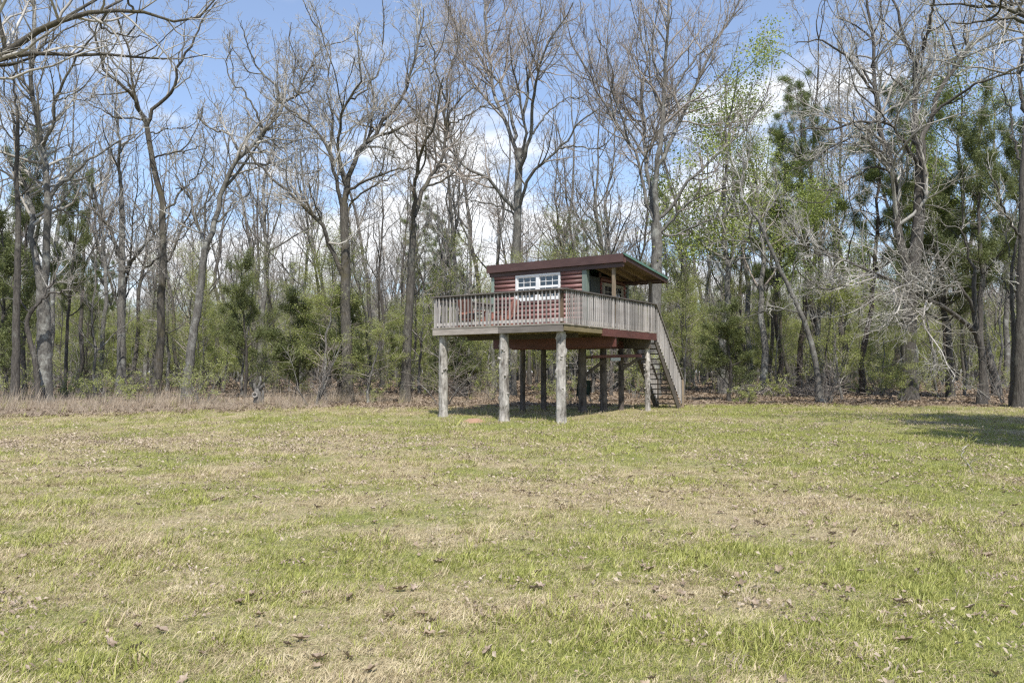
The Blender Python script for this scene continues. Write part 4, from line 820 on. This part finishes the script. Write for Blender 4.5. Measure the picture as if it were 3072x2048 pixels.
for x, y in spots(95, 28, 48, 1.1, 1.2):
    if abs(x / y + .317) < .05 and y < 34: continue
    plant('scrub', g.integers(3), x, y, 'thicket of bare brown stems at the edge of the wood', 'bare shrubs at the edge of the wood', g.uniform(.55, 1.05))
# ---- far wood beyond what can be counted: one mass, drawn from the same trees
def gn_scatter(name, pts, rot, sc, idx, meshes, label, kind='stuff'):
    """one object whose geometry nodes put a mesh from MESHES on every point"""
    me = bpy.data.meshes.new(name); me.vertices.add(len(pts)); me.vertices.foreach_set('co', np.asarray(pts, np.float32).ravel())
    for nm, ty, key, arr in (('rot', 'FLOAT_VECTOR', 'vector', rot), ('sc', 'FLOAT_VECTOR', 'vector', sc), ('idx', 'INT', 'value', idx)):
        a = me.attributes.new(nm, ty, 'POINT'); a.data.foreach_set(key, np.asarray(arr, np.float32 if ty != 'INT' else np.int32).ravel())
    o = link(name, me); tag(o, label, None, None, kind)
    lib = bpy.data.collections.new(name + '_pieces')
    for k, m in enumerate(meshes): lib.objects.link(bpy.data.objects.new('%s_piece_%02d' % (name, k), m))
    t = bpy.data.node_groups.new(name, 'GeometryNodeTree'); t.interface.new_socket('Geometry', in_out='INPUT', socket_type='NodeSocketGeometry'); t.interface.new_socket('Geometry', in_out='OUTPUT', socket_type='NodeSocketGeometry')
    gi = t.nodes.new('NodeGroupInput'); go_ = t.nodes.new('NodeGroupOutput'); ci = t.nodes.new('GeometryNodeCollectionInfo'); ci.inputs['Collection'].default_value = lib; ci.inputs['Separate Children'].default_value = True; ci.inputs['Reset Children'].default_value = True
    ip = t.nodes.new('GeometryNodeInstanceOnPoints'); ip.inputs['Pick Instance'].default_value = True
    def na(n, ty): a = t.nodes.new('GeometryNodeInputNamedAttribute'); a.data_type = ty; a.inputs[0].default_value = n; return a.outputs[0]
    m2p = t.nodes.new('GeometryNodeMeshToPoints'); t.links.new(gi.outputs[0], m2p.inputs[0]); t.links.new(m2p.outputs[0], ip.inputs['Points']); t.links.new(ci.outputs[0], ip.inputs['Instance'])
    t.links.new(na('idx', 'INT'), ip.inputs['Instance Index']); e2 = t.nodes.new('FunctionNodeEulerToRotation'); t.links.new(na('rot', 'FLOAT_VECTOR'), e2.inputs[0]); t.links.new(e2.outputs[0], ip.inputs['Rotation']); t.links.new(na('sc', 'FLOAT_VECTOR'), ip.inputs['Scale'])
    t.links.new(ip.outputs[0], go_.inputs[0]); md = o.modifiers.new('scatter', 'NODES'); md.node_group = t; return o
def joined(parts):
    return [m for _, m, _ in parts]
def scatter_trees(name, P, protos, label, s0, s1):
    ms = []; own = []
    for parts in protos: own.append([len(ms) + k for k in range(len(parts))]); ms += joined(parts)
    pts = []; rot = []; sc = []; idx = []
    for x, y in P:
        k = g.integers(len(protos)); a = g.random() * 6.28; s = g.uniform(s0, s1)
        for j in own[k]: pts.append((x, y, float(ground(x, y)))); rot.append((0, 0, a)); sc.append((s, s, s)); idx.append(j)
    return gn_scatter(name, pts, rot, sc, idx, ms, label)
scatter_trees('far_woods', [(g.uniform(-.78, .78) * y, y) for y in np.sqrt(g.uniform(118 ** 2, 230 ** 2, 800))], PR['bare'][:3] + PR['under'][1:2] + PR['slim'][:1] + PR['pine'][1:], 'distant mass of bare and greening trees closing the horizon', .65, 1.0)
scatter_trees('far_thicket', [(g.uniform(-.76, .76) * y, y) for y in np.sqrt(g.uniform(80 ** 2, 200 ** 2, 1500))], PR['slim'], 'distant tangle of thin bare trees filling the back of the wood', .7, 1.1)
scatter_trees('far_undergrowth', [(g.uniform(-.76, .76) * y, y) for y in np.sqrt(g.uniform(72 ** 2, 170 ** 2, 1500))], PR['under'] + PR['cedar'][:1], 'distant green haze of saplings beneath the bare wood', .7, 1.25)
# evergreen outside the frame whose shade falls on the lawn at the right
for x, y, s_, l_ in ((11.2, 12.0, 1.0, 'lowest evergreen beyond the right frame edge, nearest the camera'), (12.9, 14.6, 1.15, 'dense evergreen beyond the right frame edge, second from the camera'), (14.2, 16.6, 1.3, 'tallest evergreen beyond the right frame edge shading the lawn'), (16.4, 15.6, 1.3, 'evergreen standing farthest right beyond the frame')):
    plant('cedar', 4, x, y, l_, None, s_)
# ================================================================ GROUND COVER
g = np.random.default_rng(5)
def tuft(n, h0, h1, rad, w, m, seed, lean=.5, K=4, name='tuft'):
    q = np.random.default_rng(seed); a = q.random(n) * 6.283; rr = rad * np.sqrt(q.random(n)); b = np.stack([rr * np.cos(a), rr * np.sin(a), np.full(n, -.01)], 1)
    a2 = q.random(n) * 6.283; ln = q.uniform(h0, h1, n); lv = q.uniform(.1, 1, n) * lean; d = np.stack([np.cos(a2) * lv, np.sin(a2) * lv, np.ones(n)], 1); d = norm(d)
    P = np.zeros((n, K, 3)); P[:, 0] = b
    for k in range(1, K):
        P[:, k] = P[:, k - 1] + d * (ln / (K - 1))[:, None]; d = norm(d + np.stack([np.cos(a2) * lv, np.sin(a2) * lv, -.55 * lv], 1) * .55)
    s = np.stack([-np.sin(a2 + .6), np.cos(a2 + .6), np.zeros(n)], 1); ww = w * q.uniform(.6, 1.3, n)[:, None, None] * np.array([1, .9, .6, .08])[:K].reshape(1, K, 1) if K == 4 else w * np.array([1, .75, .1]).reshape(1, K, 1) * np.ones((n, 1, 1))
    V = np.stack([P - s[:, None] * ww / 2, P + s[:, None] * ww / 2], 2).reshape(-1, 3); i = (np.arange(n) * K * 2)[:, None] + (np.arange(K - 1) * 2)[None]
    return npmesh(name, V, [np.stack([i, i + 1, i + 3, i + 2], -1).reshape(-1, 4)], m, False)
def litter_patch(n, rad, size, m, seed, curl=.4):
    q = np.random.default_rng(seed); a = q.random(n) * 6.283; rr = rad * np.sqrt(q.random(n)); C = np.stack([rr * np.cos(a), rr * np.sin(a), q.uniform(.005, .03, n)], 1)
    t = q.random(n) * 6.283; u = np.stack([np.cos(t), np.sin(t), q.normal(0, curl, n) * .5], 1); v = np.stack([-np.sin(t), np.cos(t), q.normal(0, curl, n) * .5], 1); s = (size * q.uniform(.5, 1.3, n))[:, None]
    mid = C + np.array([0, 0, 1]) * s * .18
    V = np.stack([C - u * s, mid - v * s * .45, C + u * s, mid + v * s * .45], 1).reshape(-1, 3)
    return npmesh('leaf_patch', V, [np.arange(4 * n).reshape(-1, 4)], m, False)
def field(n, y0, y1, half=.69):
    y = np.sqrt(g.uniform(y0 * y0, y1 * y1, n)); x = g.uniform(-half, half, n) * y; return x, y
X = []; Y = []; SZ = []
for n, y0, y1, s in ((20000, 3.0, 6.5, .95), (26000, 6.5, 12, 1.1), (26000, 12, 20, 1.35), (22000, 20, 31, 1.7)):
    x, y = field(n, y0, y1); k = y < edge(x) + .8; X.append(x[k]); Y.append(y[k]); SZ.append(np.full(k.sum(), s))
X = np.concatenate(X); Y = np.concatenate(Y); SZ = np.concatenate(SZ)
dz = dryness(X, Y) + (vnoise(X, Y, .35, 77) - .5) * .5
dry = g.random(len(X)) < np.clip(.16 + dz * .74, .1, .96)
hv = .55 + 1.0 * vnoise(X, Y, .4, 88) ** 2 + .5 * vnoise(X, Y, 1.7, 12) ** 2 + .7 * (g.random(len(X)) < .03)
protos = [tuft(24, .02, .055, .07, .0035, 'blade_green', 1, .8), tuft(20, .03, .075, .06, .004, 'blade_green', 2, .9), tuft(22, .02, .05, .08, .003, 'blade_green', 3, 1.2), tuft(26, .02, .055, .075, .0035, 'blade_dry', 4, 1.6), tuft(22, .03, .07, .07, .004, 'blade_dry', 5, 2.0), tuft(16, .04, .10, .05, .0035, 'blade_dry', 6, .9), tuft(14, .05, .12, .03, .005, 'blade_green', 7, .8)]
idx = np.where(dry, g.choice([3, 4, 4, 3, 5], len(X), p=[.3, .25, .2, .2, .05]), g.choice([0, 1, 2, 6], len(X), p=[.37, .3, .3, .03]))
sc = (SZ * hv * g.uniform(.75, 1.25, len(X)))[:, None] * np.array([1, 1, .8])[None]; Z = ground(X, Y)
gn_scatter('grass', np.stack([X, Y, Z], 1), np.stack([g.normal(0, .1, len(X)), g.normal(0, .1, len(X)), g.random(len(X)) * 6.28], 1), sc, idx, protos, 'short lawn grass, green and straw coloured blades mixed')
# coarse clumps standing out of the lawn
x, y = field(900, 3.1, 16); k = g.random(len(x)) < .25 + 1.5 * np.clip(fbm(x, y, 1.4, 91) - .4, 0, 1); x, y = x[k], y[k]; s = g.uniform(.6, 1.25, len(x))
gn_scatter('grass_clumps', np.stack([x, y, ground(x, y)], 1), np.stack([0 * x, 0 * x, g.random(len(x)) * 6.28], 1), np.stack([s, s, s * .9], 1), np.where(g.random(len(x)) < .3, 2, g.integers(0, 2, len(x))), [tuft(60, .05, .13, .055, .0045, 'blade_dry', 51, 1.3), tuft(44, .04, .11, .08, .004, 'dead_grass', 52, 1.8), tuft(50, .05, .12, .06, .0045, 'blade_green', 53, 1.1)], 'coarse clumps of straw and green grass standing out of the short lawn')
# tall tan grass along the left edge of the wood
n = 11000; y = g.uniform(21.5, 40, n); x = g.uniform(-.70, .70, n) * y; d = y - edge(x)
d = d + (fbm(x, y, 2.5, 71) - .5) * 5; pr = np.clip(d / 2.6 + .1, 0, 1) * np.clip(.25 + 1.6 * fbm(x, y, 1.2, 55), 0, 1) * np.clip(1.25 - (x + 9) / 7, .16, 1) * np.clip(1.3 - d / 9, .1, 1); k = g.random(n) < pr; x, y, d = x[k], y[k], d[k]
tall = [tuft(26, .25, .6, .16, .007, 'dead_grass', 11, .45), tuft(22, .2, .75, .14, .006, 'dead_grass', 12, .6), tuft(30, .15, .4, .2, .007, 'dead_grass', 13, .9)]
s = (.22 + .6 * np.clip(d / 4, 0, 1)) * g.uniform(.5, 1.35, len(x)) * (.4 + 1.2 * vnoise(x, y, 1.6, 51)) * np.where(x > 2, .6, 1)
gn_scatter('tall_grass', np.stack([x, y, ground(x, y)], 1), np.stack([0 * x, 0 * x, g.random(len(x)) * 6.28], 1), np.stack([s, s, s], 1), np.where(g.random(len(x)) < .12, 3, g.integers(0, 3, len(x))), tall + [tuft(18, .12, .35, .16, .007, 'blade_green', 14, .8)], 'band of tall dead tan grass between the lawn and the wood')
# leaf litter on the wood floor
n = 9000; y = np.sqrt(g.uniform(24 ** 2, 75 ** 2, n)); x = g.uniform(-.70, .70, n) * y; k = y > edge(x) - .6 + g.random(n); x, y = x[k], y[k]
lp = [litter_patch(46, .55, .07, 'litter_leaf', 21, .8), litter_patch(40, .6, .08, 'dead_leaf', 22, .9)]; s = g.uniform(.7, 1.3, len(x)) * np.clip(y / 35, .8, 1.6)
gn_scatter('leaf_litter', np.stack([x, y, ground(x, y) + .005], 1), np.stack([0 * x, 0 * x, g.random(len(x)) * 6.28], 1), np.stack([s, s, s], 1), (g.random(len(x)) < .3).astype(int), lp, 'brown fallen leaves covering the floor of the wood')
# lobed dead oak leaves lying on the lawn, bits of straw
def oak_leaf(seed, m):
    q = np.random.default_rng(seed); n = 18; a = np.linspace(0, 2 * np.pi, n, endpoint=False); r = (1 + .35 * np.sin(a * 5 + q.random() * 3)) * np.array([1.0]); x = r * np.cos(a) * .055; y = r * np.sin(a) * .032
    z = .012 + .35 * (y / .03) ** 2 * .018 + q.uniform(-.004, .012, n) + np.abs(x) * q.uniform(0, .35); V = np.stack([x, y, z], 1); V = np.vstack([V, [0, 0, .004]])
    return npmesh('oak_leaf', V, [np.array([[i, (i + 1) % n, n] for i in range(n)])], m, True)
drift = lambda x, y: np.clip(blob(x, y, 1750, 1475, 2.2, 1.3) + blob(x, y, 2250, 1790, 1.0, .5) + .9 * blob(x, y, 350, 1330, 7, 2) + blob(x, y, 1650, 1850, .5, .25) + blob(x, y, 2750, 1580, .9, .5), 0, 1)
n = 13000; x, y = field(n, 2.9, 27); k = (y < edge(x)) & (g.random(n) < (.06 + 1.5 * np.clip(fbm(x, y, 1.6, 31) - .42, 0, 1)) * np.clip(1.4 - y / 15, .18, 1) + .3 * drift(x, y) + .2 * np.clip(x / y, 0, 1)); x, y = x[k], y[k]
s = g.uniform(.25, .8, len(x)) ** 1.15; pl = [oak_leaf(k, m) for k, m in ((1, 'dead_leaf'), (2, 'litter_leaf'), (3, 'litter_leaf'), (4, 'dead_leaf'))]
gn_scatter('fallen_leaves', np.stack([x, y, ground(x, y) + .012], 1), np.stack([g.normal(0, .3, len(x)), g.normal(0, .3, len(x)), g.random(len(x)) * 6.28], 1), np.stack([s, s, s * 1.3], 1), g.integers(0, 4, len(x)), pl, 'dead oak leaves scattered over the lawn')
n = 20000; x, y = field(n, 2.9, 28); k = g.random(n) < .6 * drift(x, y) + np.clip(1.3 - y / 26, .3, 1) * (.25 + 1.6 * np.clip(fbm(x, y, 1.1, 37) - .4, 0, 1)); x, y = x[k], y[k]; s = g.uniform(.6, 1.4, len(x)) * np.clip(y / 10, .8, 1.3)
gn_scatter('lawn_litter', np.stack([x, y, ground(x, y) + .012], 1), np.stack([0 * x, 0 * x, g.random(len(x)) * 6.28], 1), np.stack([s, s, s], 1), g.integers(0, 3, len(x)), [litter_patch(16, .13, .014, 'dead_leaf', 41, 1.2), litter_patch(14, .12, .012, 'litter_leaf', 42, 1.2), litter_patch(10, .15, .018, 'dead_grass', 43, 1.4)], 'crumbs of broken leaf and straw lying in the lawn')
# tall seed stalks round the treehouse posts
x0 = []; 
for _ in range(170):
    q = g.uniform(-1.5, 6.5), g.uniform(-1.0, 5.2); p = np.array([OX, OY]) + q[0] * Xv + q[1] * Yv; x0.append(p)
x0 = np.array(x0); s = g.uniform(.4, .9, len(x0)); gn_scatter('weed_stalks', np.stack([x0[:, 0], x0[:, 1], ground(x0[:, 0], x0[:, 1])], 1), np.stack([0 * s, 0 * s, g.random(len(s)) * 6.28], 1), np.stack([s, s, s], 1), g.integers(0, 2, len(s)), [tuft(4, .15, .34, .05, .007, 'blade_dry', 31, .3), tuft(6, .1, .26, .06, .006, 'blade_dry', 32, .4)], 'thin pale weed stalks standing round the treehouse posts')
# ant mound
p = hit(1422, 1266); a = np.linspace(0, 2 * np.pi, 18, endpoint=False); V = [[0, 0, .11]]; 
for r_, z_ in ((.12, .09), (.24, .04), (.34, -.02)): V += [[r_ * math.cos(t) * (1 + .2 * math.sin(3 * t)), r_ * math.sin(t), z_ + random.uniform(-.01, .015)] for t in a]
V = np.array(V); T_ = [[0, 1 + i, 1 + (i + 1) % 18] for i in range(18)]; Q_ = [[1 + r_ * 18 + i, 1 + (r_ + 1) * 18 + i, 1 + (r_ + 1) * 18 + (i + 1) % 18, 1 + r_ * 18 + (i + 1) % 18] for r_ in (0, 1) for i in range(18)]
o = MB().add(V, Q_, T_).build('ant_mound', 'red_earth', None, True); o.location = p; tag(o, 'small reddish ant mound in the grass between the left and middle deck posts', 'mound')
# gnarled grey stump with a ring shaped knot
p = hit(775, 1212); D_ = p[1]; st_ = empty('tree_stump', p); tag(st_, 'weathered grey stump with jagged arms and a round hollow knot left of centre', 'stump')
sc_ = D_ / F
def P3(px, py, dy=0): return ((px - 775) * sc_, dy, (1212 - py) * sc_)
MB().tube([P3(772, 1220), P3(773, 1195), P3(772, 1175), P3(770, 1165)], [.2, .15, .13, .09], 10).build('trunk', 'grey_bark', st_, True)
for pts, r_ in (((P3(770, 1172), P3(763, 1160), P3(762, 1149)), .07), ((P3(772, 1170), P3(777, 1155), P3(781, 1143), P3(780, 1128)), .06), ((P3(776, 1172), P3(786, 1158), P3(791, 1151), P3(792, 1162)), .07), ((P3(785, 1215), P3(788, 1195), P3(789, 1170)), .07)):
    MB().tube(pts, np.linspace(r_, r_ * .5, len(pts)), 8).build('broken_limb', 'grey_bark', st_, True)
a = np.linspace(0, 2 * np.pi, 15); MB().tube([P3(769 + 6.5 * math.cos(t), 1184 + 6.5 * math.sin(t), -.2) for t in a], .035, 8).build('ring_knot', 'log_post', st_, True)
# fallen limbs and brush
def stick(pts, r0, name, label, cat, m='grey_bark', seed=0, twigs=True):
    q = np.random.default_rng(seed); P = resample(np.array(pts, float), 12); P[1:-1] += q.normal(size=(10, 3)) * .01
    root = empty(name, P[0]); tag(root, label, cat); rr_ = np.linspace(r0, r0 * .4, 12); v, qd = paths_mesh([((P - P[0])[None], rr_[None], 7)]); link('limb', npmesh('limb', v, qd, m), root)
    if twigs:
        b, b_ = grow(q, P[None] - P[0], rr_[None], 3, .2, .3, 45, 5, .2, 0, .004, .5, .1, .8); v, qd = paths_mesh([(b, b_, 4)]); link('side_twigs', npmesh('side_twigs', v, qd, m), root)['kind'] = 'stuff'
    return root
def gp(px, py, h_=.02): p = hit(px, py); return (p[0], p[1], p[2] + h_)
stick([gp(2903, 1332), gp(2884, 1365), gp(2905, 1398), gp(2922, 1425)], .012, 'fallen_branch', 'thin pale broken branch on the lawn below the dark tree shade', 'branch', 'twig_grey', 3)
a0 = pix(1342, 1150, 30.5); stick([tuple(a0), tuple(pix(1378, 1180, 30.8)), gp(1415, 1203)], .045, 'fallen_limb', 'bare limb slanting down to the ground behind the left deck post', 'branch', 'dark_bark', 4)
bp = empty('brush_pile', gp(2370, 1190, 0)); tag(bp, 'heap of cut bare brush at the foot of the wood right of the stairs', 'brush pile')
q = np.random.default_rng(8); n = 150; c = np.stack([q.normal(0, 1.1, n), q.normal(0, .5, n), q.uniform(.05, .55, n)], 1); d = norm(np.stack([q.normal(size=n), q.normal(size=n) * .6, q.normal(size=n) * .3], 1)); L = np.zeros((n, 6, 3)); L[:, 0] = c
for k in range(1, 6): d = norm(d + q.normal(size=(n, 3)) * .14); L[:, k] = L[:, k - 1] + d * .2
L[:, :, 2] = np.abs(L[:, :, 2]); r_ = np.linspace(.016, .005, 6)[None].repeat(n, 0); v, qd = paths_mesh([(L, r_, 4)]); link('sticks', npmesh('sticks', v, qd, 'twig_brown'), bp)['kind'] = 'stuff'
